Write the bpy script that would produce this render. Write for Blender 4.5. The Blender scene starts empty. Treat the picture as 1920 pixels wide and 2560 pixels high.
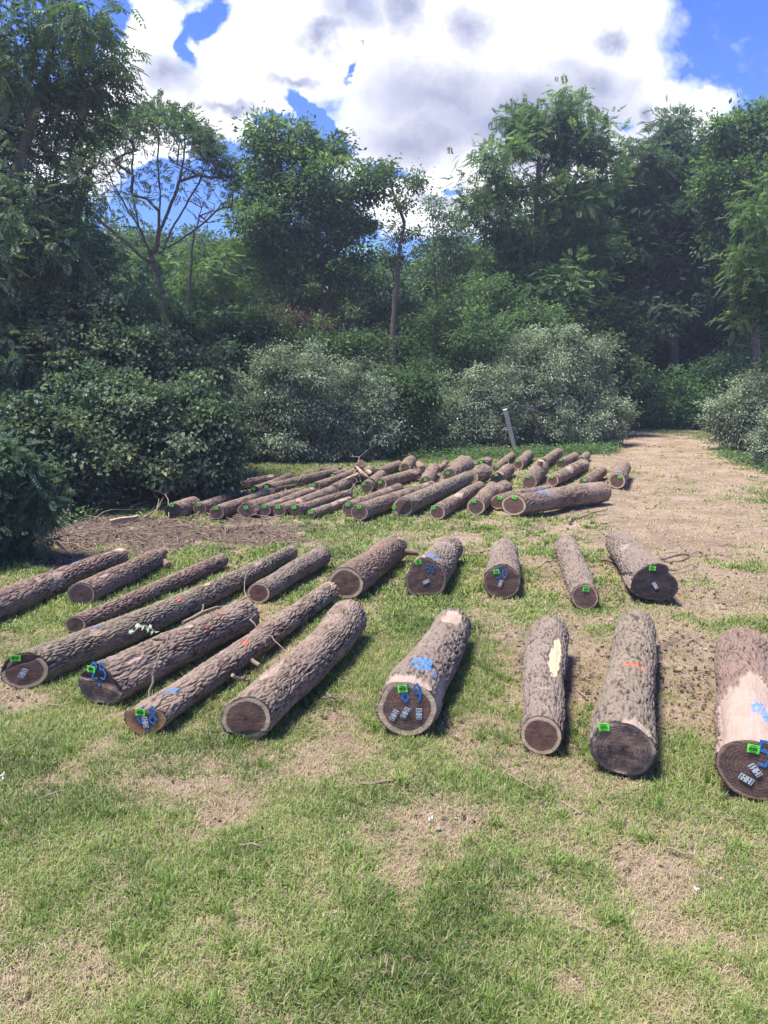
import bpy, math, random
import numpy as np
from mathutils import Vector
random.seed(7)
rng = np.random.default_rng(11)
GQ = 1.0; HAZE = .0012
C = bpy.context.scene.collection
SC = bpy.context.scene
SC.cycles.volume_max_steps = 8; SC.cycles.volume_bounces = 0
# ------------------------------------------------------------ camera
CH = 2.7; PITCH = math.radians(9.76); FP = 1658.6
cam = bpy.data.cameras.new('camera'); camo = bpy.data.objects.new('camera', cam); C.objects.link(camo)
camo.location = (0, 0, CH); camo.rotation_euler = (math.radians(90)-PITCH, 0, 0)
cam.sensor_fit = 'VERTICAL'; cam.sensor_height = 36; cam.lens = 27.0
cam.clip_start = .05; cam.clip_end = 3000
SC.camera = camo
CAM = np.array([0, 0, CH]); FWD = np.array([0, math.cos(PITCH), -math.sin(PITCH)]); UPV = np.array([0, math.sin(PITCH), math.cos(PITCH)])
# plan coordinates were read off the photograph; these turn a reading into a place in the world
def ray(x, y):
    return FWD + np.array([(x-829.5)/FP, 0, 0]) + UPV*((1106-y)/FP)
def atz(x, y, z=0.0):
    d = ray(x, y); return CAM + d*((z-CH)/d[2])
def atY(x, y, Y):
    d = ray(x, y); return CAM + d*(Y/d[1])
# ------------------------------------------------------------ sun, sky, exposure
SUN_DIR = Vector((-0.32, -0.10, 0.94)).normalized()
sun = bpy.data.lights.new('sun', 'SUN'); suno = bpy.data.objects.new('sun', sun); C.objects.link(suno)
sun.energy = 4.7; sun.angle = math.radians(17.0); sun.color = (1, .955, .88)
suno.rotation_euler = SUN_DIR.to_track_quat('Z', 'Y').to_euler(); suno.location = (-20, 20, 40)
SC.view_settings.view_transform = 'Standard'; SC.view_settings.look = 'None'
SC.view_settings.exposure = 1.06; SC.view_settings.gamma = 1
w = bpy.data.worlds.new('World'); SC.world = w; w.use_nodes = True
nt = w.node_tree; N = nt.nodes; L = nt.links; N.clear()
def nd(t, **k):
    n = N.new(t)
    for a, b in k.items(): setattr(n, a, b)
    return n
def setin(n, i, v):
    if hasattr(v, 'is_output'): L.new(v, n.inputs[i])
    else: n.inputs[i].default_value = v
def M(op, a, b=0.0, c=0.0, clamp=False):
    n = nd('ShaderNodeMath', operation=op, use_clamp=clamp); setin(n, 0, a); setin(n, 1, b); setin(n, 2, c); return n.outputs[0]
def ramp(v, pts, interp='EASE'):
    n = nd('ShaderNodeValToRGB'); cr = n.color_ramp; cr.interpolation = interp
    while len(cr.elements) < len(pts): cr.elements.new(.5)
    for e, (p, c) in zip(cr.elements, pts):
        e.position = p; e.color = c if hasattr(c, '__len__') else (c, c, c, 1)
    L.new(v, n.inputs[0]); return n.outputs[0]
def mixc(f, a, b, mode='MIX'):
    n = nd('ShaderNodeMix', data_type='RGBA', blend_type=mode); setin(n, 0, f); setin(n, 6, a); setin(n, 7, b); return n.outputs[2]
def noise(vec, scale, detail=6, rough=.55, dist=0.0):
    n = nd('ShaderNodeTexNoise'); n.inputs['Scale'].default_value = scale; n.inputs['Detail'].default_value = detail
    n.inputs['Roughness'].default_value = rough; n.inputs['Distortion'].default_value = dist
    if vec is not None: L.new(vec, n.inputs['Vector'])
    return n
sky = nd('ShaderNodeTexSky', sky_type='NISHITA'); sky.sun_disc = False
sky.sun_elevation = math.asin(SUN_DIR.z); sky.sun_rotation = math.atan2(SUN_DIR.x, SUN_DIR.y)
sky.air_density = 1.0; sky.dust_density = .3; sky.ozone_density = 3.0
tc = nd('ShaderNodeTexCoord'); sep = nd('ShaderNodeSeparateXYZ'); L.new(tc.outputs['Generated'], sep.inputs[0])
yy = M('MAXIMUM', M('ABSOLUTE', sep.outputs[1]), .14)
comb = nd('ShaderNodeCombineXYZ'); L.new(M('DIVIDE', sep.outputs[0], yy), comb.inputs[0]); L.new(M('DIVIDE', sep.outputs[2], yy), comb.inputs[1])
def warp(amt, sc, det, vec):
    n = noise(vec, sc, det, .6)
    s = nd('ShaderNodeVectorMath', operation='SUBTRACT'); L.new(n.outputs['Color'], s.inputs[0]); s.inputs[1].default_value = (.5, .5, .5)
    s2 = nd('ShaderNodeVectorMath', operation='SCALE'); L.new(s.outputs[0], s2.inputs[0]); s2.inputs['Scale'].default_value = amt
    a = nd('ShaderNodeVectorMath', operation='ADD'); L.new(vec, a.inputs[0]); L.new(s2.outputs[0], a.inputs[1]); return a.outputs[0]
P0 = comb.outputs[0]
P1 = warp(.13, 7, 7, P0); P2 = warp(.20, 5, 6, P0)
def uv(x, y):
    d = ray(x, y); return d[0]/d[1], d[2]/d[1]
def blob(x, y, rx, ry, rot=0, vec=None):
    u, v = uv(x, y)
    m = nd('ShaderNodeMapping', vector_type='TEXTURE'); m.inputs['Location'].default_value = (u, v, 0)
    m.inputs['Rotation'].default_value = (0, 0, math.radians(rot)); m.inputs['Scale'].default_value = (rx*1.25/FP, ry*1.25/FP, 1)
    L.new(P1 if vec is None else vec, m.inputs[0]); g = nd('ShaderNodeTexGradient', gradient_type='SPHERICAL'); L.new(m.outputs[0], g.inputs[0]); return g.outputs['Fac']
def union(bs, vec=None):
    o = None
    for b in bs:
        g = blob(*b, **({} if len(b) == 5 else {'rot': 0}), vec=vec); o = g if o is None else M('MAXIMUM', o, g)
    return o
white = union([(330,100,105,140),(310,200,110,80),(545,110,170,130),(740,90,280,140),(1000,120,300,200),(1210,110,200,165),(1260,250,230,80),(1455,275,110,55),
               (930,300,230,110),(960,430,190,75),(1150,400,260,110),(480,200,130,70),(180,330,160,110),(1360,60,45,100),(300,330,120,50),(1250,330,200,80),(620,420,90,30)])
blue = union([(452,18,60,42),(402,80,26,62),(775,126,30,15,50),(640,240,66,24,-50),(555,258,38,12),(845,372,75,24),(725,300,60,20,-40),(1335,262,40,16),(228,30,40,50),(1000,420,40,14),(440,460,110,60),(340,420,80,50)], P2)
shade = union([(352,170,75,75),(735,45,90,60),(690,95,80,28),(960,205,190,85),(1110,240,390,110),(920,290,200,75),(1000,50,70,65),(1260,180,140,75),(1320,60,55,35),
               (960,455,90,30),(1390,325,70,22),(480,235,80,22),(850,20,60,60),(1180,330,180,50),(620,165,60,18),(1400,240,40,50)], P2)
fn = noise(P0, 22, 10, .62).outputs['Fac']; bn = noise(P0, 7, 8, .6).outputs['Fac']
wm = M('ADD', white, M('MULTIPLY', M('SUBTRACT', fn, .5), .55)); wm = M('ADD', wm, M('MULTIPLY', M('SUBTRACT', bn, .5), .22)); wm = M('SUBTRACT', wm, M('MULTIPLY', blue, .85))
mask = ramp(wm, [(.06, 0.0), (.22, .6), (.42, 1.0)], 'B_SPLINE')
sh = M('ADD', shade, M('MULTIPLY', M('SUBTRACT', bn, .5), .55)); sh = M('ADD', sh, M('MULTIPLY', M('SUBTRACT', fn, .5), .16))
core = ramp(wm, [(.12, 0.35), (.34, 1.0)])
shm = M('MULTIPLY', ramp(sh, [(-.08, 0.0), (.34, .55), (.80, 1.0)], 'B_SPLINE'), core)
ccol = mixc(shm, (.84, .83, .83, 1), (.235, .25, .33, 1))
skyc = mixc(1.0, sky.outputs[0], (.036, .057, .125, 1), 'MULTIPLY')
# thin bright air low over the trees
low = ramp(sep.outputs[2], [(.08, 0.38), (.42, 0.0)])
skyc = mixc(low, skyc, (.20, .32, .58, 1))
final = mixc(mask, skyc, ccol)
bg = nd('ShaderNodeBackground'); L.new(final, bg.inputs[0]); bg.inputs[1].default_value = 1.0
wo = nd('ShaderNodeOutputWorld'); L.new(bg.outputs[0], wo.inputs[0])
w.cycles.sampling_method = 'MANUAL'; w.cycles.sample_map_resolution = 512
# ------------------------------------------------------------ helpers
def tag(o, label=None, cat=None, group=None, kind=None):
    if label: o['label'] = label
    if cat: o['category'] = cat
    if group: o['group'] = group
    if kind: o['kind'] = kind
    return o
def empty(name, loc, rz=0, **k):
    o = bpy.data.objects.new(name, None); C.objects.link(o); o.location = loc; o.rotation_euler = (0, 0, rz); o.empty_display_size = .2
    return tag(o, **k)
def mk(name, V, faces, mats, parent=None, attrs=None, smooth=False, mi=None):
    """V (n,3); faces: list of int arrays (m,k); attrs: dict name -> float per vertex"""
    me = bpy.data.meshes.new(name); V = np.asarray(V, np.float32)
    me.vertices.add(len(V)); me.vertices.foreach_set('co', V.ravel())
    if not isinstance(faces, list): faces = [faces]
    faces = [np.asarray(f, np.int32) for f in faces if len(f)]
    tot = np.concatenate([np.full(len(f), f.shape[1], np.int32) for f in faces])
    idx = np.concatenate([f.ravel() for f in faces])
    me.loops.add(len(idx)); me.loops.foreach_set('vertex_index', idx)
    me.polygons.add(len(tot)); me.polygons.foreach_set('loop_start', np.concatenate([[0], np.cumsum(tot)[:-1]]).astype(np.int32))
    try: me.polygons.foreach_set('loop_total', tot)
    except Exception: pass
    for m in (mats if isinstance(mats, (list, tuple)) else [mats]): me.materials.append(m)
    if mi is not None: me.polygons.foreach_set('material_index', np.asarray(mi, np.int32))
    me.polygons.foreach_set('use_smooth', np.full(len(tot), bool(smooth)))
    for a, v in (attrs or {}).items():
        at = me.attributes.new(a, 'FLOAT', 'POINT'); at.data.foreach_set('value', np.asarray(v, np.float32))
    me.update(calc_edges=True); me.validate()
    o = bpy.data.objects.new(name, me); C.objects.link(o)
    if parent: o.parent = parent
    return o
# gradient noise in numpy
_perm = np.random.default_rng(3).permutation(256); _perm = np.concatenate([_perm, _perm, _perm])
_g = np.random.default_rng(4).normal(size=(256, 3)); _g /= np.linalg.norm(_g, axis=1)[:, None]
def pn(x, y, z):
    x, y, z = np.broadcast_arrays(np.asarray(x, float), y, z)
    xi = np.floor(x).astype(int); yi = np.floor(y).astype(int); zi = np.floor(z).astype(int)
    xf, yf, zf = x-xi, y-yi, z-zi; xi &= 255; yi &= 255; zi &= 255
    f = lambda t: t*t*t*(t*(t*6-15)+10)
    u, v, ww = f(xf), f(yf), f(zf); r = 0
    for a in (0, 1):
        for b in (0, 1):
            for c in (0, 1):
                g = _g[_perm[_perm[_perm[xi+a]+yi+b]+zi+c]]
                r = r + (g[..., 0]*(xf-a)+g[..., 1]*(yf-b)+g[..., 2]*(zf-c))*(u if a else 1-u)*(v if b else 1-v)*(ww if c else 1-ww)
    return r*1.6
def fbm(x, y, z, o=4):
    r = 0; a = 1
    for i in range(o):
        r = r+a*pn(x*2**i+i*17.3, y*2**i, z*2**i); a *= .5
    return r
def sstep(a, b, x):
    t = np.clip((x-a)/(b-a), 0, 1); return t*t*(3-2*t)
# material helper
class Mat:
    def __init__(s, name, rough=.8, spec=.3):
        global N, L
        s.m = bpy.data.materials.new(name); s.m.use_nodes = True; N = s.m.node_tree.nodes; L = s.m.node_tree.links
        s.b = N['Principled BSDF']; s.b.inputs['Roughness'].default_value = rough; s.b.inputs['Specular IOR Level'].default_value = spec
    def col(s, v):
        if hasattr(v, 'is_output'): L.new(v, s.b.inputs['Base Color'])
        else: s.b.inputs['Base Color'].default_value = (*v, 1)
        return s
    def bump(s, h, strength=.4, dist=.01):
        n = nd('ShaderNodeBump'); n.inputs['Strength'].default_value = strength; n.inputs['Distance'].default_value = dist
        L.new(h, n.inputs['Height']); L.new(n.outputs[0], s.b.inputs['Normal']); return s
def objv(sx=1, sy=1, sz=1):
    t = nd('ShaderNodeTexCoord'); m = nd('ShaderNodeMapping'); m.inputs['Scale'].default_value = (sx, sy, sz); L.new(t.outputs['Object'], m.inputs[0]); return m.outputs[0]
def attr(n):
    a = nd('ShaderNodeAttribute'); a.attribute_name = n; return a.outputs['Fac']
# ------------------------------------------------------------ ground
def ellw(x, y, rx, ry, s):     # a reading of a patch (centre, half sizes) -> world ellipse
    p = atz(x, y); a = atz(x+rx, y); b = atz(x, y-ry); c = atz(x, y+ry)
    return (p[0], (b[1]+c[1])/2, a[0]-p[0], (b[1]-c[1])/2, s)
BARE = [ellw(*t) for t in [(1430,960,150,40,1.1),(1450,1010,180,50,1.0),(1400,1090,240,70,.75),(1560,1150,230,50,.8),(1330,1170,220,35,.5),
  (1500,1250,200,60,.7),(1470,1440,190,130,.75),(1260,1450,60,110,.35),(1620,1330,120,80,.5),(1280,1480,60,120,.35),(1100,1450,80,90,.25),(1120,1520,60,50,.3),
  (60,1480,110,70,1.0),(560,1320,110,60,.6),(620,1280,80,40,.4),(1440,1870,130,60,.85),(1330,1840,70,40,.45),(1480,1990,110,70,.8),(1240,2010,110,60,.7),(1180,2100,90,60,.45),
  (960,1850,45,70,.6),(340,1720,60,35,.65),(500,1750,50,50,.65),(640,1750,50,25,.4),(210,1650,60,60,.4),(450,2090,110,60,.45),(700,1980,50,60,.4),(560,2130,50,60,.4),(1650,2060,50,70,.9),(1640,2190,60,60,.8),(1170,2160,60,60,.8),
  (900,1780,60,40,.3),(780,1600,60,40,.3),(220,1540,70,25,.45),(1150,1670,40,40,.4),(1370,1680,40,40,.4),(620,2210,70,50,.4),(150,1990,60,40,.3),(900,1950,50,70,.5),(1000,1620,60,30,.3),(1050,1330,90,30,.3),(900,1500,50,20,.2),(1200,1240,60,40,.3)]]
MUD = [ellw(*t) for t in [(300,1150,330,40,1.6),(100,1200,190,50,1.5),(500,1165,200,28,1.0),(560,1140,120,16,.8),(120,1130,200,30,1.2),(1460,1460,140,130,.34),(1280,1480,50,110,.3),(1600,1480,60,60,.3),(1500,1200,80,30,.35),(1350,1230,50,30,.35),(1330,1850,60,30,.4),(1270,1980,80,40,.4),(1200,1180,40,10,.2),(1650,2190,60,60,.5)]]
LUSH = [ellw(*t) for t in [(250,1240,120,60,.5),(180,1310,160,45,.6),(80,1600,200,70,.4),(900,990,160,20,.7),(1150,1000,120,14,.5),(430,1200,110,20,.6),(700,1150,140,18,.5),(1600,980,70,14,.8),(900,1130,120,18,.3),(1500,1620,80,40,.4),(1640,1760,60,80,.4),(330,1050,60,8,0),(950,1250,50,40,.2),(880,1600,60,50,.2),(700,1500,60,60,.3),(1480,1330,50,20,.5),(1250,1190,60,12,.3)]]
def blobs(lst, x, y):
    r = 0
    for (cx, cy, rx, ry, s) in lst:
        d = np.sqrt(((x-cx)/rx)**2+((y-cy)/ry)**2); r = r+s*(1-sstep(.35, 1.25, d))
    return r
def gmask(x, y):
    """returns green density 0..1, mud 0..1"""
    wx = x+.35*fbm(x*.9, y*.9, 3.1, 3); wy = y+.35*fbm(x*.9, y*.9, 9.1, 3)
    n = fbm(x*.55, y*.55, 1.7, 5)
    b = blobs(BARE, wx, wy); n9 = fbm(x*.8, y*.8, 14.2, 5); m = np.clip(blobs(MUD, x+.9*fbm(x*.5, y*.5, 21., 4), y+.9*fbm(x*.5, y*.5, 25., 4))*(.85+1.1*n9), 0, 1.2)
    g = .76 + .42*n + .62*fbm(x*2.0, y*2.0, 5.5, 5) - b - m*1.1 + blobs(LUSH, wx, wy)
    g = g - .10*sstep(-.5, 2, x)-.20*sstep(.3, 1.8, x)*sstep(5.3, 6.5, y)*(1-sstep(16, 24, y))
    return np.clip(g, 0, 1), np.clip(m, 0, 1)
def gz(x, y, m=None):
    if m is None: m = gmask(x, y)[1]
    near = np.exp(-np.maximum(y-8, 0)/20)
    z = .035*fbm(x*.35, y*.35, 8.0, 3) + .014*fbm(x*2.2, y*2.2, 4.0, 3)*near
    rut = np.exp(-((x-(2.9+.30*(y-14)))/.28)**2)+np.exp(-((x-(4.7+.30*(y-14)))/.28)**2)
    z = z - .05*rut*sstep(12, 15, y) + (.012+.035*m)*np.abs(fbm(x*6, y*6, 2.0, 3))*near - .02
    return z
ty = np.linspace(0, 1, 620); ys = 1.6*(110/1.6)**ty
tx = np.linspace(-1, 1, 520)
GX = tx[None, :]*(ys[:, None]*.78+1.2); GY = np.repeat(ys[:, None], 520, 1)
gg, gm = gmask(GX, GY); GZ = gz(GX, GY, gm)
edge = np.maximum(sstep(.93, 1, np.abs(tx))[None, :], sstep(.97, 1, ty)[:, None]); GZ = GZ*(1-edge)-.06*edge
def gridf(a, b):
    i = np.arange(a*b).reshape(a, b); return np.stack([i[:-1, :-1], i[:-1, 1:], i[1:, 1:], i[1:, :-1]], -1).reshape(-1, 4)
mt = Mat('ground_soil', .95, .1)
g_ = attr('green'); m_ = attr('mud')
n1 = noise(objv(), .9, 9, .68).outputs['Fac']; n2 = noise(objv(), 26, 8, .7).outputs['Fac']; n3 = noise(objv(), 110, 5, .7).outputs['Fac']
soil = mixc(ramp(n1, [(.3, 0.0), (.7, 1.0)]), (.21, .145, .10, 1), (.45, .335, .235, 1))
soil = mixc(ramp(n2, [(.42, 0.0), (.62, .75)]), soil, (.24, .165, .115, 1))
straw = mixc(n3, (.30, .235, .14, 1), (.52, .43, .29, 1))
soil = mixc(ramp(n3, [(.5, 0.0), (.66, .4)]), soil, straw)
mudc = mixc(ramp(n2, [(.38, 0.0), (.62, 1.0)]), (.055, .038, .028, 1), (.20, .14, .105, 1))
gr = mixc(ramp(n3, [(.35, 0.0), (.65, 1.0)]), (.055, .072, .03, 1), (.17, .19, .075, 1))
gr = mixc(ramp(n2, [(.45, 0.0), (.7, .6)]), gr, (.20, .17, .09, 1))
gf = M('ADD', g_, M('MULTIPLY', M('SUBTRACT', n2, .5), 1.1))
c_ = mixc(ramp(gf, [(.45, 0.0), (.85, .85)]), soil, gr)
c_ = mixc(ramp(M('ADD', m_, M('MULTIPLY', M('SUBTRACT', n2, .5), .9)), [(.3, 0.0), (.7, .95)]), c_, mudc)
mt.col(c_).bump(M('ADD', n2, n3), .8, .03)
GROUND = mt.m
tag(mk('ground', np.stack([GX, GY, GZ], -1).reshape(-1, 3), gridf(620, 520), GROUND, attrs={'green': gg.ravel(), 'mud': gm.ravel()}, smooth=True), kind='structure')
# ground beyond, one big sheet just below
R_ = 900; bx = np.array([-R_, -60, -10, 10, 60, R_]); by = np.array([-R_, -40, 0, 60, 120, R_])
BX, BY = np.meshgrid(bx, by); tag(mk('ground', np.stack([BX, BY, np.full_like(BX, -.12, dtype=float)], -1).reshape(-1, 3), gridf(6, 6), GROUND, attrs={'green': np.full(36, .6), 'mud': np.full(36, .3)}), kind='structure')
# ------------------------------------------------------------ log materials
def bark_mat(name, ridge, furrow, worn):
    m = Mat(name, .93, .15); h = attr('h'); v = objv(1, 1, 1)
    a = noise(v, 3.5, 6, .6).outputs['Fac']; b = noise(objv(14, 60, 60), 1, 6, .65).outputs['Fac']
    c = mixc(ramp(h, [(.2, 0.0), (.75, 1.0)]), furrow, ridge)
    c = mixc(ramp(b, [(.4, 0.0), (.66, .5)]), c, tuple(x*.62 for x in ridge[:3])+(1,))
    c = mixc(ramp(a, [(.46, 0.0), (.7, .45)]), c, worn)
    fine = noise(v, 120, 4, .7).outputs['Fac']; c = mixc(M('MULTIPLY', ramp(fine, [(.5, 0.0), (.68, 1.0)]), .5), c, tuple(min(1, x*1.5) for x in ridge[:3])+(1,))
    wood = mixc(noise(objv(3, 40, 40), 1, 5, .6).outputs['Fac'], (.29, .205, .145, 1), (.48, .37, .285, 1))
    wood = mixc(ramp(noise(v, 6, 5, .6).outputs['Fac'], [(.45, 0.0), (.7, .6)]), wood, (.46, .34, .28, 1))
    c = mixc(attr('bare'), c, wood); c = mixc(attr('fresh'), c, mixc(noise(objv(3, 50, 50), 1, 5, .6).outputs['Fac'], (.50, .36, .20, 1), (.74, .58, .36, 1)))
    sp = noise(v, 55, 4, .7).outputs['Fac']
    def spray(fac, c, col):
        f = ramp(M('ADD', M('ADD', M('MULTIPLY', fac, .62), M('MULTIPLY', M('SUBTRACT', h, .75), .55)), M('MULTIPLY', M('SUBTRACT', sp, .5), 2.6)), [(.42, 0.0), (.66, 1.0)], 'LINEAR')
        f = M('MULTIPLY', f, ramp(fac, [(.05, 0.0), (.3, 1.0)]))
        return mixc(M('MULTIPLY', f, .92), c, col)
    c = spray(attr('blue'), c, (.035, .24, .66, 1)); c = spray(attr('orange'), c, (.85, .12, .05, 1))
    m.col(c).bump(M('ADD', b, M('MULTIPLY', fine, .5)), .8, .014); return m.m
BARKS = {'grey': bark_mat('bark_grey', (.265, .195, .145, 1), (.05, .032, .023, 1), (.42, .32, .25, 1)),
         'tan': bark_mat('bark_tan', (.24, .186, .143, 1), (.045, .032, .025, 1), (.35, .28, .215, 1)),
         'red': bark_mat('bark_reddish', (.24, .168, .126, 1), (.045, .029, .022, 1), (.30, .18, .14, 1)),
         'moss': bark_mat('bark_mossy', (.24, .19, .138, 1), (.045, .033, .024, 1), (.32, .265, .19, 1)),
         'far': bark_mat('bark_far', (.245, .175, .128, 1), (.045, .03, .022, 1), (.40, .30, .22, 1))}
def face_mat(name, heart, heart2, sap, sap_at=.82, stain=0.0, orange=0.0):
    m = Mat(name, .75, .25); r = attr('rad'); a = attr('ang'); v = objv()
    nz = noise(v, 9, 5, .6).outputs['Fac']; rr = M('ADD', r, M('MULTIPLY', M('SUBTRACT', nz, .5), .16))
    rings = nd('ShaderNodeMath', operation='SINE'); L.new(M('MULTIPLY', rr, 60.0), rings.inputs[0])
    saw = noise(objv(6, 6, 90), 1, 3, .6).outputs['Fac']
    c = mixc(ramp(nz, [(.3, 0.0), (.7, 1.0)]), heart, heart2)
    c = mixc(M('MULTIPLY', M('ADD', rings.outputs[0], 1.0), .26), c, tuple(x*.45 for x in heart[:3])+(1,))
    c = mixc(M('MULTIPLY', ramp(saw, [(.45, 0.0), (.7, 1.0)]), .3), c, tuple(min(1, x*1.7) for x in heart2[:3])+(1,))
    c = mixc(ramp(rr, [(sap_at-.03, 0.0), (sap_at+.03, .85), (.985, .85), (1.0, 0.0)]), c, sap)
    if orange: c = mixc(ramp(rr, [(.35, 0.0), (.9, orange)]), c, (.40, .22, .10, 1))
    if stain:
        s = noise(v, 5, 6, .65).outputs['Fac']; c = mixc(M('MULTIPLY', ramp(s, [(.38, 0.0), (.55, 1.0)]), stain), c, (.022, .021, .025, 1))
    ck = noise(None, 1, 2, .5)
    cv = nd('ShaderNodeCombineXYZ'); L.new(M('MULTIPLY', a, 11.0), cv.inputs[0]); L.new(M('MULTIPLY', r, 1.2), cv.inputs[1]); L.new(cv.outputs[0], ck.inputs['Vector'])
    crk = ramp(M('ABSOLUTE', M('SUBTRACT', ck.outputs['Fac'], .5)), [(.0, 1.0), (.02, 0.0)], 'LINEAR')
    c = mixc(M('MULTIPLY', M('MULTIPLY', crk, ramp(r, [(.12, 0.0), (.35, .9), (.85, .6), (1, 0.0)])), 1.0), c, (.02, .014, .01, 1))
    m.col(c).bump(M('ADD', saw, M('MULTIPLY', rings.outputs[0], .1)), .35, .004); return m.m
FACES = {'brown': face_mat('cut_wood_brown', (.15, .080, .057, 1), (.25, .15, .105, 1), (.66, .49, .31, 1)),
         'thin': face_mat('cut_wood_thin_sapwood', (.15, .085, .065, 1), (.23, .145, .115, 1), (.50, .36, .24, 1), .88),
         'dark': face_mat('cut_wood_dark', (.125, .074, .058, 1), (.20, .12, .09, 1), (.36, .24, .16, 1), .93, .25),
         'black': face_mat('cut_wood_black', (.04, .032, .032, 1), (.09, .067, .06, 1), (.12, .09, .08, 1), .95, .7),
         'stain': face_mat('cut_wood_stained', (.15, .095, .07, 1), (.27, .19, .15, 1), (.40, .31, .25, 1), .88, .85),
         'orange': face_mat('cut_wood_orange', (.11, .052, .032, 1), (.20, .10, .062, 1), (.42, .26, .14, 1), .96, 0, .8),
         'grey': face_mat('cut_wood_grey', (.13, .105, .09, 1), (.21, .17, .145, 1), (.38, .31, .25, 1), .84),
         'light': face_mat('cut_wood_fresh', (.38, .21, .14, 1), (.55, .33, .23, 1), (.70, .52, .38, 1), .8)}
def simple(name, c, rough=.6, spec=.3, var=0):
    m = Mat(name, rough, spec)
    if var: m.col(mixc(ramp(noise(objv(), var, 5, .6).outputs['Fac'], [(.35, 0.0), (.65, 1.0)]), tuple(x*.7 for x in c)+(1,), tuple(min(1, x*1.25) for x in c)+(1,)))
    else: m.col(c)
    return m.m
TAGM = simple('green_plastic', (.17, .88, .07), .45, .4, 30); BLK = simple('black_ink', (.012, .03, .01), .6)
STEEL = simple('galvanised_steel', (.50, .52, .53), .45, .5, 120); BLUEP = simple('blue_spray_paint', (.03, .17, .45), .6, .3, 60)
SLOT = simple('dark_slot', (.03, .02, .018), .8)
STICK = Mat('stick_bark', .9, .15); STICK.col(mixc(noise(objv(), 14, 5, .6).outputs['Fac'], (.13, .09, .065, 1), (.36, .28, .21, 1))); STICK = STICK.m
PALEW = simple('split_wood', (.42, .29, .19), .8, .2, 18)
# ------------------------------------------------------------ tubes, sticks
def tube(pts, rad, k=7, cap=True, jit=0.0):
    pts = np.asarray(pts, float); n = len(pts); rad = np.broadcast_to(np.asarray(rad, float), (n,)) if np.ndim(rad) else np.full(n, rad)
    t = np.gradient(pts, axis=0); t /= np.linalg.norm(t, axis=1)[:, None]+1e-9
    ref = np.where(np.abs(t[:, 2:3]) > .9, [[1., 0, 0]], [[0, 0, 1.]]); a = np.cross(t, ref); a /= np.linalg.norm(a, axis=1)[:, None]; b = np.cross(t, a)
    th = np.arange(k)*2*math.pi/k; rr = rad[:, None]*(1+jit*rng.normal(size=(n, k)))
    V = pts[:, None]+rr[..., None]*(np.cos(th)[None, :, None]*a[:, None]+np.sin(th)[None, :, None]*b[:, None]); V = V.reshape(-1, 3)
    i = np.arange(n*k).reshape(n, k); j = np.roll(i, -1, 1); F = [np.stack([i[:-1], j[:-1], j[1:], i[1:]], -1).reshape(-1, 4)]
    if cap: F += [i[0][::-1][None], i[-1][None]]
    return V, F
def merge(parts):
    Vs, Fs, o = [], {}, 0
    for V, F in parts:
        for f in (F if isinstance(F, list) else [F]):
            f = np.asarray(f)
            if len(f): Fs.setdefault(f.shape[1], []).append(f+o)
        Vs.append(V); o += len(V)
    return np.concatenate(Vs), [np.concatenate(v) for v in Fs.values()]
def wob(p0, p1, n=8, amp=.05, sag=0):
    t = np.linspace(0, 1, n)[:, None]; P = np.asarray(p0)*(1-t)+np.asarray(p1)*t; l = np.linalg.norm(np.asarray(p1)-p0)
    w_ = np.cumsum(rng.normal(size=(n, 3)), 0); w_ -= w_[0]+(w_[-1]-w_[0])*t; P = P+w_*amp*l*.13; P[:, 2] += sag*np.sin(np.pi*t[:, 0]); return P
def boxm(x0, x1, y0, y1, z0, z1):
    V = np.array([[x, y, z] for x in (x0, x1) for y in (y0, y1) for z in (z0, z1)])
    return V, np.array([[0, 1, 3, 2], [4, 6, 7, 5], [0, 4, 5, 1], [2, 3, 7, 6], [0, 2, 6, 4], [1, 5, 7, 3]])
# strokes of the sprayed digits, unit box
DIG = {'5': [[(.9,1),(.2,1),(.15,.6),(.6,.62),(.9,.35),(.6,.02),(.1,.1)]], '0': [[(.5,1),(.15,.7),(.15,.3),(.5,0),(.85,.3),(.85,.7),(.5,1)]],
       '2': [[(.1,.8),(.5,1),(.85,.75),(.5,.4),(.1,.02),(.9,.05)]], '9': [[(.85,.7),(.5,1),(.15,.7),(.5,.45),(.85,.75),(.8,.3),(.6,0)]],
       '6': [[(.8,.95),(.3,.6),(.15,.25),(.5,0),(.85,.25),(.5,.5),(.2,.3)]], '4': [[(.6,1),(.1,.4),(.9,.45)],[(.7,.8),(.68,0)]], '8': [[(.5,.5),(.15,.75),(.5,1),(.85,.75),(.5,.5),(.1,.25),(.5,0),(.9,.25),(.5,.5)]],
       '3': [[(.1,.9),(.6,1),(.8,.75),(.4,.52),(.85,.3),(.5,0),(.1,.1)]], '7': [[(.1,1),(.9,1),(.4,0)]], '.': [[(.45,.05),(.55,.05)]]}
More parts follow.
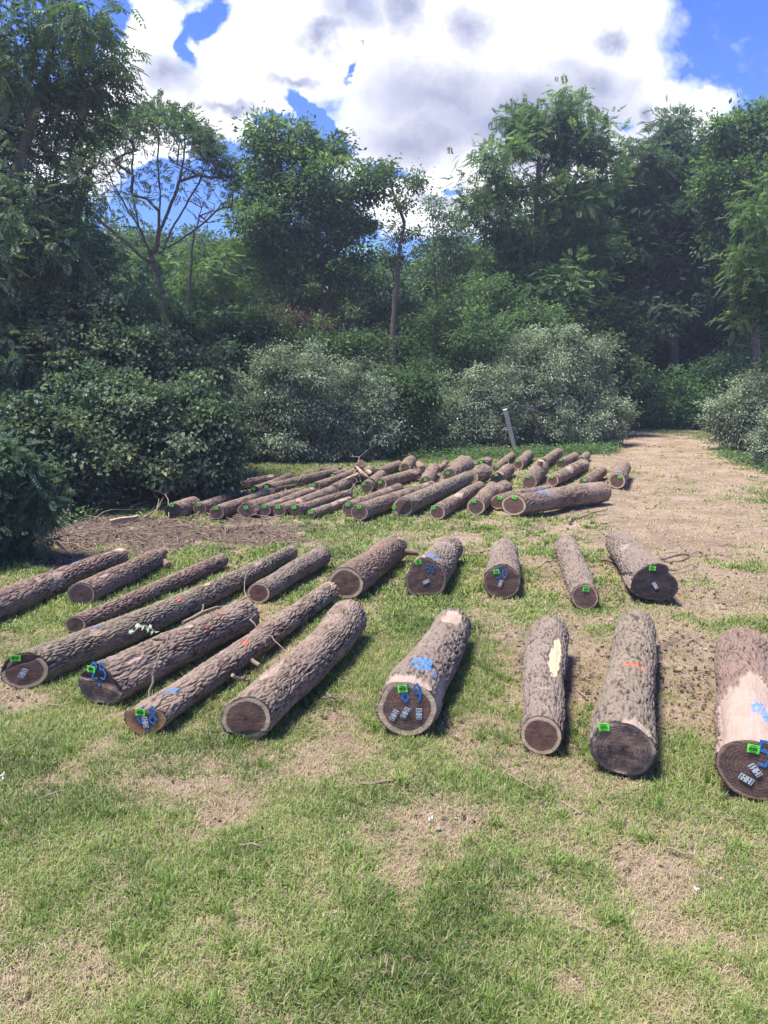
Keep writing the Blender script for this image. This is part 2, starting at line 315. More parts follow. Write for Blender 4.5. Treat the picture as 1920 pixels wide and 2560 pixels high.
def ribbon(pts, w, fp):
    """flat stroke on the face plane; pts are (u,v) in metres, fp maps to 3D"""
    pts = np.asarray(pts, float); P = []
    for a, b in zip(pts[:-1], pts[1:]):
        m = max(2, int(np.linalg.norm(b-a)/.01)+1); P += [a+(b-a)*i/m for i in range(m)]
    P.append(pts[-1]); P = np.array(P)
    if len(P) < 3: P = np.array([pts[0], (pts[0]+pts[-1])/2, pts[-1]])
    t = np.gradient(P, axis=0); t /= np.linalg.norm(t, axis=1)[:, None]+1e-9; nrm = np.stack([-t[:, 1], t[:, 0]], 1)
    ww = w*(1+.25*rng.normal(size=(len(P), 1))); A = P+nrm*ww; B = P-nrm*ww
    V = np.array([fp(q[0], q[1], .0035) for q in A]+[fp(q[0], q[1], .0035) for q in B]+[fp(q[0], q[1], .0005) for q in A]+[fp(q[0], q[1], .0005) for q in B])
    n = len(P); i = np.arange(n-1); F = np.concatenate([np.stack([i, i+1, n+i+1, n+i], 1), np.stack([2*n+i, 2*n+i+1, i+1, i], 1), np.stack([n+i, n+i+1, 3*n+i+1, 3*n+i], 1)])
    return V, F
# ------------------------------------------------------------ logs
CROP = {'A': (0, 1320, 2.592), 'B': (540, 1320, 2.592), 'F': (900, 1320, 3.318), 'K': (1280, 1320, 2.592), 'D': (400, 1150, 5.184), 'E': (680, 1130, 5.184), 'G': (960, 1110, 5.184), 'H': (1240, 1090, 4.608)}
def rd(c, x, y, h):
    o = CROP[c]; return (o[0]+x/o[2])/1.15736, (o[1]+y/o[2])/1.15736, h/o[2]/1.15736
def solve(x, y, h, lift=0):
    r = .2
    for _ in range(12):
        P = atz(x, y, r+lift); r = 1.06*h*float((P-CAM) @ FWD)/(2*FP)
    return P, r
LOGS = []
def make_log(label, front, rear, mat='far', face='thin', tagp=None, tagrot=0, plates=(), num=None, numc=(.1, .55), numh=.16, poly=None, polyfade=.6, marks=(), scaly=0, bend=0, tilt=0, lift=0, rlift=0, hump=0, name='log', group='cut walnut logs laid out on the grass', stubs=(), jag=0, notch=None, rearf='thin', depth=1.0, yaw=None):
    P0_, r0 = solve(*rd(*front), lift); P1_, r1 = solve(*rd(*rear), rlift); r1 *= 1.0 if P0_[1] < 13 else 1.22
    d = P1_[:2]-P0_[:2]; Ln = float(np.hypot(*d)); rz = math.atan2(d[1], d[0])
    near = P0_[1] < 13
    Nn = 230 if near else 84; Ms = int(np.clip(Ln/(.017 if near else .045), 30, 330))
    e = empty(name, (float(P0_[0]), float(P0_[1]), 0), rz, label=label, cat='log', group=group)
    th = np.arange(Nn)*2*math.pi/Nn - math.pi/2; s = np.linspace(0, Ln, Ms)
    S, T = np.meshgrid(s, th, indexing='ij'); sd = len(LOGS)*7.31; bs = .78+.5*((len(LOGS)*.618) % 1)
    t = S/Ln; R = r0*(1-t)+r1*t
    R = R*(1+.06*fbm(t*3.3, sd, 0.3, 3)+.05*fbm(np.cos(T)*.9+sd, np.sin(T)*.9, t*2.2, 2))
    if hump: R = R*(1+hump*np.exp(-((t-.55)/.08)**2)*np.clip(np.sin(T*1.0+sd), 0, 1))
    if poly:
        pa = np.radians([a for a, _ in poly]); pr = np.array([q for _, q in poly]); pa = np.concatenate([pa, [pa[0]+2*math.pi]]); pr = np.append(pr, pr[0])
        pf = np.interp((T-pa[0]) % (2*math.pi)+pa[0], pa, pr); R = R*(1+(pf-1)*np.exp(-(S/polyfade)**1.5))
    zc = (r0+lift)*(1-t)+(r1+rlift)*t; yc = bend*np.sin(math.pi*t)*Ln+.028*fbm(t*2.2, sd, 5, 2)
    X_ = np.cos(T)*R; Y_ = np.sin(T)*R
    if scaly:
        n_ = pn(X_*44*bs+sd, Y_*44*bs, S*17*bs)+.8*pn(X_*85, Y_*85, S*45+sd); h = sstep(-.62, .32, n_); h = .65*h+.35*sstep(0, .35, np.abs(pn(X_*13+3, Y_*13, S*6+sd)))
    else:
        wv = .5*pn(X_*5, Y_*5+sd, S*4); n_ = pn(X_*33*bs+sd+wv*1.6, Y_*33*bs+wv*1.6, S*8*bs+wv*1.6); n2_ = pn(X_*50+sd, Y_*50+9, S*16)
        h = sstep(0.0, .29, np.abs(n_))*.75+.25*sstep(0, .3, np.abs(n2_)); h = h*(.8+.3*pn(X_*60, Y_*60, S*30))
    wornz = sstep(.15, .6, fbm(X_*2.2+sd, Y_*2.2, S*1.3, 3)+.1); h = np.clip(h*(1-.3*wornz)+.28*wornz, 0, 1)
    bare = .55*sstep(.62, .72, fbm(X_*3.1+sd, Y_*3.1, S*1.7+9, 3)); fresh = np.zeros_like(R); blue = np.zeros_like(R); orange = np.zeros_like(R)
    for (kd, ss, deg, ls, lt) in marks:
        dth = (T-math.radians(deg)+math.pi) % (2*math.pi)-math.pi
        dd = np.sqrt(((S-ss)/ls)**2+(dth*R/lt)**2)+.28*fbm(S*9+sd, X_*9, Y_*9, 3)
        v = 1-sstep(.94 if kd == 'bare' else .5, 1.0 if kd == 'bare' else 1.1, dd)
        if kd == 'fresh': v = 1-sstep(.94, 1, dd); fresh = np.maximum(fresh, v); bare = np.maximum(bare, v); continue
        if kd == 'bare': bare = np.maximum(bare, v)
        elif kd == 'blue': blue = np.maximum(blue, v)
        else: orange = np.maximum(orange, v)
    amp = (.024 if not scaly else .024)*(.6+.4*min(1, r0/.25))*(1.15 if not near else 1)*depth
    R2 = R+amp*(h-.6)*(1-bare)-.016*bare+.005*pn(X_*9, Y_*9, S*6)*(1-bare)
    Xx = S.copy(); endj = .010*pn(np.cos(T)*6+sd, np.sin(T)*6, 1.0)+(jag*np.abs(pn(np.cos(T)*4+sd, np.sin(T)*4, 7.0)))
    vd = math.atan2(P0_[1], P0_[0])-rz; yaw = float(np.clip(.62*math.tan(np.clip(vd, -1.1, 1.1)), -.75, .75)) if yaw is None else yaw
    tl = (-tilt*np.sin(T)+yaw*np.cos(T))*R*np.exp(-S/.6); Xx += tl
    Xx[-1] += endj[-1]*3
    V = np.stack([Xx, yc-np.cos(T)*R2, zc+np.sin(T)*R2], -1)
    # inner rims where the bark is cut
    ri = R[0]*.965-.004; rim0 = np.stack([Xx[0]+.0015, yc[0]-np.cos(th)*ri, zc[0]+np.sin(th)*ri], -1); rim1 = np.stack([Xx[-1], yc[-1]-np.cos(th)*R[-1]*.93, zc[-1]+np.sin(th)*R[-1]*.93], -1)
    Vall = np.concatenate([rim0[None], V, rim1[None]]); K = Ms+2
    i = np.arange(K*Nn).reshape(K, Nn); j = np.roll(i, -1, 1); F = np.stack([i[:-1], j[:-1], j[1:], i[1:]], -1).reshape(-1, 4)
    pad = lambda a: np.concatenate([a[:1]*0, a, a[-1:]*0]).ravel()
    hh = h.copy(); hh[0] = .1
    mk('bark', Vall.reshape(-1, 3), F, BARKS[mat], e, {'h': pad(hh), 'bare': pad(bare), 'blue': pad(blue), 'orange': pad(orange), 'fresh': pad(fresh)}, smooth=True)
    # cut faces
    def disc(k, xs, sgn, fm):
        nr = 22 if near else 9; q = np.linspace(0, 1, nr); Rr = (R[k]*.968)[None, :]*q[:, None]; Tt = np.repeat(th[None], nr, 0)
        xx = xs[None, :]*q[:, None]+.0004*rng.normal(size=Rr.shape)*(near)+.004*pn(Rr*np.cos(Tt)*12, Rr*np.sin(Tt)*12, sd)
        if notch and k == 0:
            na, nb, nd_ = notch; prj = Rr*np.sin(Tt)*math.cos(na)+Rr*np.cos(Tt)*math.sin(na); xx = xx+nd_*sstep(nb*r0-.012, nb*r0+.012, prj+.02*pn(Rr*np.cos(Tt)*8, 3, Rr*np.sin(Tt)*3))
        Vd = np.stack([xx, yc[k][None]-Rr*np.cos(Tt), zc[k][None]+Rr*np.sin(Tt)], -1).reshape(-1, 3)
        ii = np.arange(nr*Nn).reshape(nr, Nn); jj = np.roll(ii, -1, 1); Ff = np.stack([ii[:-1], jj[:-1], jj[1:], ii[1:]], -1).reshape(-1, 4)
        if sgn < 0: Ff = Ff[:, ::-1]
        mk('cut_face', Vd, Ff, FACES[fm], e, {'rad': np.repeat(q, Nn), 'ang': Tt.ravel()+10}, smooth=False)
    disc(0, Xx[0], -1, face); disc(-1, Xx[-1], 1, rearf)
    cy, cz = float(yc[0].mean()), float(zc[0].mean())
    def fp(u, v, off=0.0):   # u to the viewer's right, v up, metres on the cut face
        return (-tilt*v+yaw*u-off-.004, cy-u, cz+v)
    def rot(u, v, a): return u*math.cos(a)-v*math.sin(a), u*math.sin(a)+v*math.cos(a)
    def plate(nm, cu, cv, w_, h_, a, th_, m, par, rel=.0):
        cs = [rot(sx*w_/2, sy*h_/2, a) for sx, sy in ((-1, -1), (1, -1), (1, 1), (-1, 1))]
        Vp = np.array([fp(cu+p, cv+q, rel+o) for o in (0.0, th_) for p, q in cs]); Fp = np.array([[4, 5, 6, 7][::-1], [0, 1, 5, 4], [1, 2, 6, 5], [2, 3, 7, 6], [3, 0, 4, 7]])
        return Vp, Fp
    if tagp:
        cu, cv = tagp[0]*r0, tagp[1]*r0; a = math.radians(tagrot); tw, thh = (.072, .055) if near else (.080, .064)
        Vp, Fp = plate('tag', cu, cv, tw, thh, a, .003, TAGM, e, .003); to = mk('tag', Vp, Fp, TAGM, e)
        bars = []
        if near:
            x0 = -.024
            while x0 < .024:
                bw = random.choice([.0012, .002, .003]); p, q = rot(x0+bw/2, 0, a); bars.append(plate('', cu+p, cv+q, bw, .024, a, .001, BLK, e, .006)); x0 += bw+random.choice([.0012, .002])
            for vv in (.021, -.021):
                for k in range(8):
                    p, q = rot((k-3.5)*.0052, vv, a); bars.append(plate('', cu+p, cv+q, .0034, .006, a, .001, BLK, e, .006))
        else:
            p, q = rot(0, 0, a)
            for k in range(4):
                p, q = rot((k-1.5)*.011, 0, a); bars.append(plate('', cu+p, cv+q, .005, .026, a, .001, BLK, e, .006))
        Vb, Fb = merge(bars); mk('barcode', Vb, Fb, BLK, to)
    for (pu, pv, pa) in plates:
        cu, cv = pu*r0, pv*r0; a = math.radians(pa); pw, ph = .044, .088
        Vp, Fp = plate('', cu, cv, pw, ph, a, .003, STEEL, e, .003); po = mk('staple_plate', Vp, Fp, STEEL, e); sl = []
        for rowi in range(-3, 4):
            if rowi in (-3, 3):
                p, q = rot(0, rowi*.0115, a); sl.append(plate('', cu+p, cv+q, pw*.92, .0045, a, .001, SLOT, e, .006))
            elif rowi % 2 == 0:
                pass
            else:
                for sx in (-1, 1):
                    p, q = rot(sx*pw*.3, rowi*.0115+.004*rowi, a); sl.append(plate('', cu+p, cv+q, pw*.34, .006, a, .001, SLOT, e, .006))
        Vb, Fb = merge(sl); mk('slots', Vb, Fb, SLOT, po)
    if num:
        segs = []; hN = numh*.85; wN = hN*.5; x0 = numc[0]*r0; y0 = numc[1]*r0
        for k, ch in enumerate(num):
            ox, oy = (x0+(k-.5)*wN*1.15, y0) if ch != '.' else (x0, y0-hN*.85)
            for st in DIG[ch]: segs.append(ribbon([(ox+(p-.5)*wN, oy+(q-.5)*hN) for p, q in st] if ch != '.' else [(ox-.008, oy), (ox+.008, oy-.004)], hN*.045 if ch != '.' else hN*.07, fp))
        Vb, Fb = merge(segs); mk('painted_number', Vb, Fb, BLUEP, e)
    for (ss, deg, ln_, rr_, fw) in stubs:   # sawn or broken limb stubs
        a = math.radians(deg); k = int(np.clip(ss/Ln*(Ms-1), 0, Ms-1)); kk = int((deg+90)/360*Nn) % Nn
        base = V[k, kk]; dr = np.array([fw, -math.cos(a), math.sin(a)]); dr /= np.linalg.norm(dr); b0 = base-dr*rr_*.9
        pts = np.array([b0+dr*q for q in np.linspace(0, ln_+rr_*.9, 7)]); rads = rr_*np.array([1.5, 1.25, 1.1, 1.03, 1, .98, .97])
        Vt, Ft = tube(pts, rads, 20, False, .03); so = mk('limb_stub', Vt, Ft, BARKS[mat], e, {'h': .5+.4*rng.random(len(Vt)), 'bare': np.zeros(len(Vt)), 'blue': np.zeros(len(Vt)), 'orange': np.zeros(len(Vt))}, smooth=True)
        last = Vt[-20:]; c_ = last.mean(0)+dr*.002; Vd = np.concatenate([[c_], last]); Fd = np.array([[0, 1+q, 1+(q+1) % 20] for q in range(20)])
        mk('cut_face', Vd, Fd, FACES['light'], so, {'rad': np.array([0]+[1]*20), 'ang': np.arange(21)*.3})
    LOGS.append((P0_, P1_, r0, r1)); return e
NG = 'big logs in the two front rows'; FG = 'logs in the far pile'
G_ = dict(group=NG)
# --- front rows (positions read off the photograph)
make_log('long reddish log cut off by the left edge, with a blue fleck near its end', ('A',-230,590,195), ('A',775,180,100), 'red', marks=[('blue',5.9,80,.12,.10),('blue',2.2,100,.06,.05)], jag=.05, rearf='light', **G_)
make_log('short untagged log with a pale sawn limb stub at its far end', ('A',528,432,150), ('A',1015,195,112), 'red', 'thin', stubs=[(2.35,-25,.10,.075,-.4),(2.7,40,.08,.06,.3)], rearf='light', marks=[('bare',.45,70,.12,.03)], **G_)
make_log('slim straight log behind the longest one, small dark untagged cut face', ('A',488,628,108), ('A',1440,208,84), 'red', 'brown', marks=[('bare',3.5,120,.05,.02)], **G_)
make_log('longest log, slightly bent, mossy grey, green tag in a notch of its end', ('A',160,925,232), ('B',490,155,84), 'moss', 'brown', (-.30,.74), -4, [(-.05,-.12,-30)], notch=(-.35,.40,.05), bend=-.022, marks=[('bare',2.75,95,.09,.05),('orange',2.1,60,.06,.03),('blue',.9,100,.09,.03)], **G_)
make_log('thick log with split black stained butt end, green tag and blue painted number', ('A',650,1008,285), ('B',195,565,185), 'grey', 'stain', (-.38,.62), -2, (), '25.', (-.02,.58), .17, poly=[(-90,.88),(-45,1.08),(-10,1.18),(25,.72),(60,.72),(100,.95),(140,.86),(180,1.18),(225,1.12)], notch=(.25,-.02,.045), yaw=.1, marks=[('bare',1.15,85,.07,.035),('orange',1.3,40,.05,.035),('bare',.30,60,.10,.03),('orange',1.65,85,.06,.02)], **G_)
make_log('long slim log with flat topped orange brown end, green tag and blue number', ('A',940,1245,200), ('B',740,410,118), 'grey', 'orange', (-.20,.52), -6, [(.08,-.12,8)], '68.', (.18,.36), .17, poly=[(-90,.96),(-45,.98),(0,1.30),(26,1.25),(50,.86),(90,.64),(130,.85),(155,1.25),(180,1.2),(225,1.0)], yaw=.25, marks=[('blue',.32,95,.05,.04),('blue',.36,75,.06,.05),('orange',1.55,75,.07,.05)], stubs=[(1.5,-15,.12,.022,-.3)], rearf='light', jag=.03, **G_)
make_log('thick untagged log in front, round brown face ringed by pale sapwood', ('B',200,1238,280), ('B',865,580,225), 'grey', 'brown', scaly=.0, bend=-.018, hump=.0, notch=(math.pi,.62,.03), marks=[('bare',.42,112,.09,.04)], jag=.02, **G_)
make_log('short pale barked log with small brown untagged end, beside the bent mossy log', ('B',278,422,130), ('B',690,178,120), 'tan', 'brown', depth=.6, marks=[('bare',2.6,80,.25,.16)], **G_)
make_log('thick log with wide pale sapwood ring and a broken stub at its far right side', ('B',845,358,206), ('B',1160,130,160), 'red', 'brown', stubs=[(2.1,-8,.20,.045,.5)], jag=.03, poly=[(-90,1),(0,1.04),(60,.93),(120,1.03),(180,1.05),(225,.95)], marks=[('orange',1.4,80,.05,.04)], **G_)
make_log('log with lopsided triangular dark end, tag upper left, blue spray on bark', ('B',1372,320,245), ('B',1510,135,158), 'tan', 'dark', (-.42,.78), 8, [(-.02,-.22,-62)], '52.', (.20,.48), .12, poly=[(-90,.86),(-45,1.05),(0,.96),(45,.92),(70,.90),(105,1.12),(130,.98),(160,.90),(195,1.12),(225,1.22)], scaly=1, marks=[('blue',.22,84,.13,.13),('bare',.04,112,.09,.10)], jag=.01, **G_)
make_log('short log with round dark end and blue number touching its green tag', ('F',1175,448,285), ('F',1200,195,205), 'tan', 'dark', (-.32,.58), 10, [(-.08,-.08,-18)], '50.', (-.02,.52), .16, scaly=1, **G_)
make_log('slim tagged log standing second from the right in the middle row', ('K',478,448,165), ('K',350,125,140), 'tan', 'thin', (.06,.62), 0, scaly=1, jag=.02, rearf='light', **G_)
make_log('pale log with lobed jet black end, rightmost of the middle row', ('K',920,362,245), ('K',690,95,160), 'tan', 'black', (-.10,.80), -2, [(.08,-.08,32)], poly=[(-90,.82),(-50,.98),(-15,1.18),(15,1.05),(40,.86),(60,1.12),(90,1.02),(130,.92),(165,.98),(200,1.15),(230,.95)], scaly=1, marks=[('blue',2.9,95,.10,.12),('bare',.25,185,.35,.07)], jag=.03, **G_)
make_log('thick log whose big brown face carries three metal plates and a tag', ('B',1238,1172,372), ('B',1540,635,215), 'tan', 'brown', (-.14,.70), 8, [(-.42,-.22,-26),(-.05,-.12,-26),(.40,-.14,0)], '69.', (.14,.58), .18, poly=[(-90,.98),(-45,1.0),(0,1),(45,1),(80,.98),(100,.97),(122,1.1),(135,1.08),(160,.98),(200,1.02)], scaly=1, marks=[('bare',.05,105,.09,.24),('blue',.42,78,.17,.15),('bare',.25,10,.35,.09),('bare',1.9,85,.25,.1),('blue',.3,45,.06,.03)], depth=.8, **G_)
make_log('untagged log with long fresh yellow scar down its side and grey ringed end', ('K',178,1345,252), ('K',238,695,250), 'tan', 'brown', scaly=1, depth=.7, marks=[('fresh',1.15,60,.42,.055),('bare',2.55,100,.10,.05)], jag=.04, **G_)
make_log('log with blackened rough end, tag upper left, faint orange spray across its bark', ('K',722,1430,378), ('K',800,640,215), 'moss', 'stain', (-.62,.66), 8, (), scaly=1, depth=.9, poly=[(-90,.94),(-30,1.03),(0,1.06),(40,.95),(90,.92),(140,.98),(180,1.04),(225,.98)], marks=[('orange',1.18,85,.05,.16),('bare',.03,60,.10,.12)], hump=.08, **G_)
make_log('thick log at the right edge with stripped pink wood and two metal plates', ('K',1570,1560,420), ('K',1490,790,290), 'red', 'dark', (-.10,.62), -2, [(0.0,-.02,42),(-.22,-.35,66)], '58.', (.42,.52), .20, scaly=1, marks=[('bare',.35,112,.62,.24),('bare',.8,85,.45,.13),('blue',.55,80,.15,.08),('blue',.45,62,.12,.1),('orange',1.2,160,.04,.03)], poly=[(-90,.95),(0,1),(60,.95),(90,.86),(120,.9),(150,1.05),(180,1.05),(225,1)], **G_)
# --- far pile
F_ = dict(group=FG)
make_log('big dark face log at the left end of the far pile, half under the bush', ('D',172,660,190), ('D',430,595,165), 'far', 'black', (-.15,.78), 0, **F_)
make_log('second log from the left in the front line of the far pile', ('D',512,635,158), ('D',960,470,105), 'far', 'thin', (-.12,.72), 0, **F_)
make_log('third log from the left in the far pile front line, face ringed with pale sapwood', ('D',732,682,165), ('D',1440,435,95), 'far', 'thin', (-.1,.72), 0, **F_)
make_log('log with flared star shaped reddish butt end in the far pile', ('D',1115,650,200), ('E',330,525,80), 'far', 'thin', (0,.35), 10, poly=[(-90,1.15),(-55,.9),(-15,1.35),(10,.9),(50,.8),(90,1.12),(135,.85),(180,1.05),(220,.8)], polyfade=.3, marks=[('orange',3.2,75,.1,.05),('bare',3.5,70,.2,.04)], **F_)
make_log('small faced log just right of the star shaped butt', ('D',1357,655,146), ('E',520,520,95), 'far', 'thin', (-.05,.7), -6, **F_)
make_log('far pile log with a pinkish broken chip on top beside its tagged end', ('E',98,762,142), ('E',790,530,120), 'far', 'thin', (-.2,.7), 0, marks=[('bare',.75,60,.12,.08)], **F_)
make_log('slim pale grey log with a broken branch tip standing at its far end', ('E',306,760,138), ('E',1000,548,84), 'far', 'dark', (-.25,.65), 6, stubs=[(3.2,60,.18,.02,.4)], **F_)
make_log('slim log with splintered yellow fibres along its top', ('E',508,806,108), ('E',1000,640,88), 'far', 'thin', (0,.55), 4, marks=[('bare',1.4,80,.25,.05),('bare',1.9,70,.2,.03)], **F_)
make_log('log tucked behind the left side of the very big far pile front log', ('E',1003,735,172), ('G',190,590,105), 'far', 'thin', (-.2,.6), -4, **F_)
make_log('very big round faced log left of the one with the split face', ('E',1130,780,214), ('G',620,560,112), 'far', 'thin', (0,.62), 3, **F_)
make_log('long log with half split moon shaped face and tag at the left rim', ('G',243,820,240), ('G',1080,450,130), 'moss', 'brown', (-.86,-.02), 32, notch=(2.2,.02,.05), **F_)
make_log('log with a pale bare patch in the middle of its back', ('G',685,885,190), ('G',1240,565,110), 'far', 'brown', (-.5,.62), 4, marks=[('bare',1.6,82,.28,.12)], **F_)
make_log('short round faced log with crisp pale ring, right of the bare patch log', ('G',1195,812,215), ('G',1420,600,150), 'far', 'brown', (-.25,.65), -3, **F_)
make_log('small oval faced log wedged against the big horizontal one', ('G',1480,755,180), ('G',1720,715,150), 'far', 'brown', (.2,.62), -14, **F_)
make_log('stubby log lying behind the small oval faced one', ('G',1440,650,170), ('G',1560,590,165), 'far', 'thin', **F_)
make_log('biggest log of the far pile, lying almost sideways with blue spray on its bark', ('H',205,795,240), ('H',1225,668,190), 'far', 'brown', (.05,.72), -14, bend=.01, marks=[('blue',.75,80,.28,.08),('blue',.85,50,.06,.08)], **F_)
make_log('flat grey log showing just above the biggest sideways one', ('H',300,680,110), ('H',610,625,90), 'far', 'thin', **F_)
make_log('log with round face, bright tag and a broken upright stub at its back', ('H',380,530,160), ('H',515,390,150), 'far', 'thin', (-.2,.75), 0, stubs=[(1.6,75,.15,.08,-.2)], **F_)
make_log('log with torn pale knot on its side, pointing up to the right', ('H',650,512,128), ('H',1005,345,112), 'far', 'brown', (-.2,.62), 0, marks=[('bare',1.55,55,.22,.14)], hump=.12, **F_)
make_log('small log alone just left of the isolated one on the dirt', ('H',1022,540,120), ('H',1215,425,105), 'far', 'thin', (0,.55), -2, **F_)
make_log('isolated log at the right on the bare dirt, blue spray on bark and face', ('H',1395,515,172), ('H',1455,385,145), 'far', 'brown', (.32,.5), -3, marks=[('blue',.3,85,.2,.1)], **F_)
make_log('log just below the foot of the leaning grey post, pale ring and oval face', ('H',258,328,112), ('H',378,228,92), 'far', 'brown', (-.15,.68), 4, **F_)
make_log('back row log with a thin peeled stick leaning against its right side', ('H',545,312,108), ('H',715,205,86), 'far', 'thin', (-.3,.6), 0, **F_)
make_log('back row log with dark face beside the peeled stick', ('H',750,312,98), ('H',915,250,82), 'far', 'dark', (0,.7), -4, **F_)
make_log('farthest right log of the back row, half hidden by the knotty one', ('H',985,285,84), ('H',1045,232,70), 'far', 'dark', (0,.3), 0, **F_)
make_log('log with pale sawn far end, left of the post foot log', ('G',1446,318,98), ('H',185,240,72), 'far', 'brown', (.3,.55), 0, rearf='light', **F_)
make_log('log with flat dark grey face near the middle of the far pile', ('G',1470,455,160), ('H',150,400,110), 'far', 'black', (-.2,.65), -3, marks=[('bare',.15,60,.1,.06)], **F_)
make_log('orange tinted face log lying on the end of the long split face log', ('G',1140,430,160), ('G',1290,390,180), 'far', 'light', (-.2,.65), -8, **F_)
make_log('small dark faced log at the far back, close to the weeds', ('G',1272,255,92), ('G',1345,238,100), 'far', 'black', (-.2,.4), 0, **F_)
make_log('little tagged end showing between the humped log and the dark far one', ('G',1190,295,76), ('G',1075,232,100), 'far', 'dark', (.1,.3), 0, **F_)
make_log('humped log with wide dark face near the back centre of the pile', ('G',855,410,170), ('G',1060,290,165), 'far', 'thin', (-.25,.4), 0, **F_)
make_log('log mostly hidden behind the humped one, pale rear against the grass', ('G',850,330,110), ('G',1015,222,95), 'far', 'thin', (0,.2), 0, **F_)
make_log('log with blue smudge on its round face and a tag turned on its left rim', ('G',265,318,148), ('G',350,240,125), 'far', 'brown', (-.78,-.1), 38, **F_)
make_log('log running behind the blue smudged one toward the back left', ('E',1360,275,112), ('G',190,290,100), 'far', 'thin', (.35,.3), 0, **F_)
make_log('tiny reddish log end in the gap by the bright grass', ('G',500,330,90), ('G',450,278,80), 'far', 'thin', **F_)
make_log('log with tag over a blue paint patch, facing straight out of the pile', ('G',545,505,170), ('G',640,335,115), 'far', 'thin', (-.08,.5), 0, marks=[('blue',.05,100,.06,.06)], **F_)
make_log('thin dark log end sticking out to the right behind the blue patch log', ('G',700,330,66), ('G',810,250,58), 'far', 'dark', **F_)
make_log('log with round tagged face lying right of the double ended gap', ('E',1400,415,150), ('G',430,400,110), 'far', 'brown', (-.02,.3), 0, marks=[('bare',2.0,40,.2,.06)], **F_)
make_log('round faced log left of the pair in the pile middle, tag upper left', ('E',1230,452,150), ('E',1420,310,100), 'far', 'thin', (-.5,.5), -4, **F_)
make_log('log with tag on upper left of its half buried face, left centre of the pile', ('E',566,452,112), ('E',1120,265,84), 'far', 'thin', (-.45,.5), -6, **F_)
make_log('rough log with crumbling bark on top, right of the half buried face', ('E',800,488,126), ('E',1290,255,108), 'far', 'thin', (-.45,.65), 0, **F_)
make_log('log with dark wedge shaped face behind the front line at the left', ('D',1385,370,122), ('E',830,270,84), 'far', 'black', (-.1,.35), -8, **F_)
make_log('log with low dark end and tag, immediately left of the wedge shaped one', ('D',1235,390,96), ('E',230,335,84), 'far', 'black', (-.3,.3), 4, **F_)
make_log('rearmost left log with blue spray on its bark, along the dark bushes', ('D',745,362,112), ('D',1450,262,100), 'far', 'black', marks=[('blue',.22,70,.22,.1)], rearf='light', **F_)
make_log('small tagged log end in the shadow at the back left of the pile', ('E',795,312,80), ('E',1000,240,62), 'far', 'dark', (-.1,.2), 0, **F_)
make_log('thin tagged log end beside splintered pale wood at the back', ('E',940,292,60), ('E',1110,225,52), 'far', 'dark', (-.1,.2), 0, **F_)
make_log('log propped up at the back with a fresh pinkish sawn end facing out', ('E',1150,150,90), ('E',1110,215,70), 'far', 'light', lift=.55, rlift=.05, **F_)
make_log('short reddish log end behind the splintered wood', ('E',1190,235,66), ('E',1290,222,56), 'far', 'thin', **F_)
make_log('thin rearmost log against the dark brush, left of the propped one', ('E',640,245,52), ('E',880,215,48), 'far', 'thin', **F_)
make_log('short mossy log behind the second log of the far pile front line', ('D',1030,470,70), ('D',1130,445,66), 'far', 'thin', **F_)
e = make_log('thin sawn log with pale orange end lying in the shade under the left bushes', ('D',-440,300,60), ('D',-230,400,62), 'far', 'light', name='log', group='loose wood at the foot of the left bushes', lift=.25)
# ------------------------------------------------------------ grass, litter
def leafmat(name, stops, transl=.35, rough=.55, spec=.3, tcol=1.6):
    m = Mat(name, rough, spec); c = ramp(attr('rnd'), stops, 'LINEAR'); m.col(c)
    t = nd('ShaderNodeBsdfTranslucent'); L.new(mixc(1.0, c, (tcol*1.0, tcol*1.15, tcol*.5, 1), 'MULTIPLY'), t.inputs[0])
    mx = nd('ShaderNodeMixShader'); mx.inputs[0].default_value = transl; L.new(m.b.outputs[0], mx.inputs[1]); L.new(t.outputs[0], mx.inputs[2])
    L.new(mx.outputs[0], N['Material Output'].inputs['Surface']); return m.m
GRASSM = leafmat('grass_blades', [(0.0, (.065, .10, .022, 1)), (.25, (.15, .225, .052, 1)), (.5, (.285, .37, .10, 1)), (.66, (.40, .38, .17, 1)), (.8, (.34, .25, .175, 1)), (1.0, (.58, .44, .33, 1))], .3, .55, .3, 1.3)
def blades(x, y, L_, W_, lean, az, rnd, seg2=True):
    z = gz(x, y)-.004; n = len(x); dx, dy = np.cos(az), np.sin(az); px, py = -dy, dx
    tw = rng.normal(size=n)*.6; px, py = np.cos(az+math.pi/2+tw), np.sin(az+math.pi/2+tw)
    h1 = L_*.5*np.cos(lean*.6); o1 = L_*.5*np.sin(lean*.6); l2 = np.minimum(lean*1.35, 2.0)
    h2 = h1+L_*.5*np.cos(l2); o2 = o1+L_*.5*np.sin(l2); h2 = np.maximum(h2, .004)
    b = np.stack([x, y, z], 1); s = np.stack([px*W_/2, py*W_/2, 0*x], 1)
    m = b+np.stack([dx*o1, dy*o1, h1], 1); t = b+np.stack([dx*o2, dy*o2, h2], 1)
    V = np.stack([b-s, b+s, m+s*.85, m-s*.85, t], 1).reshape(-1, 3); i = np.arange(n)*5
    F = [np.stack([i, i+1, i+2, i+3], 1), np.stack([i+3, i+2, i+4], 1)]
    return V, F, np.repeat(rnd, 5)
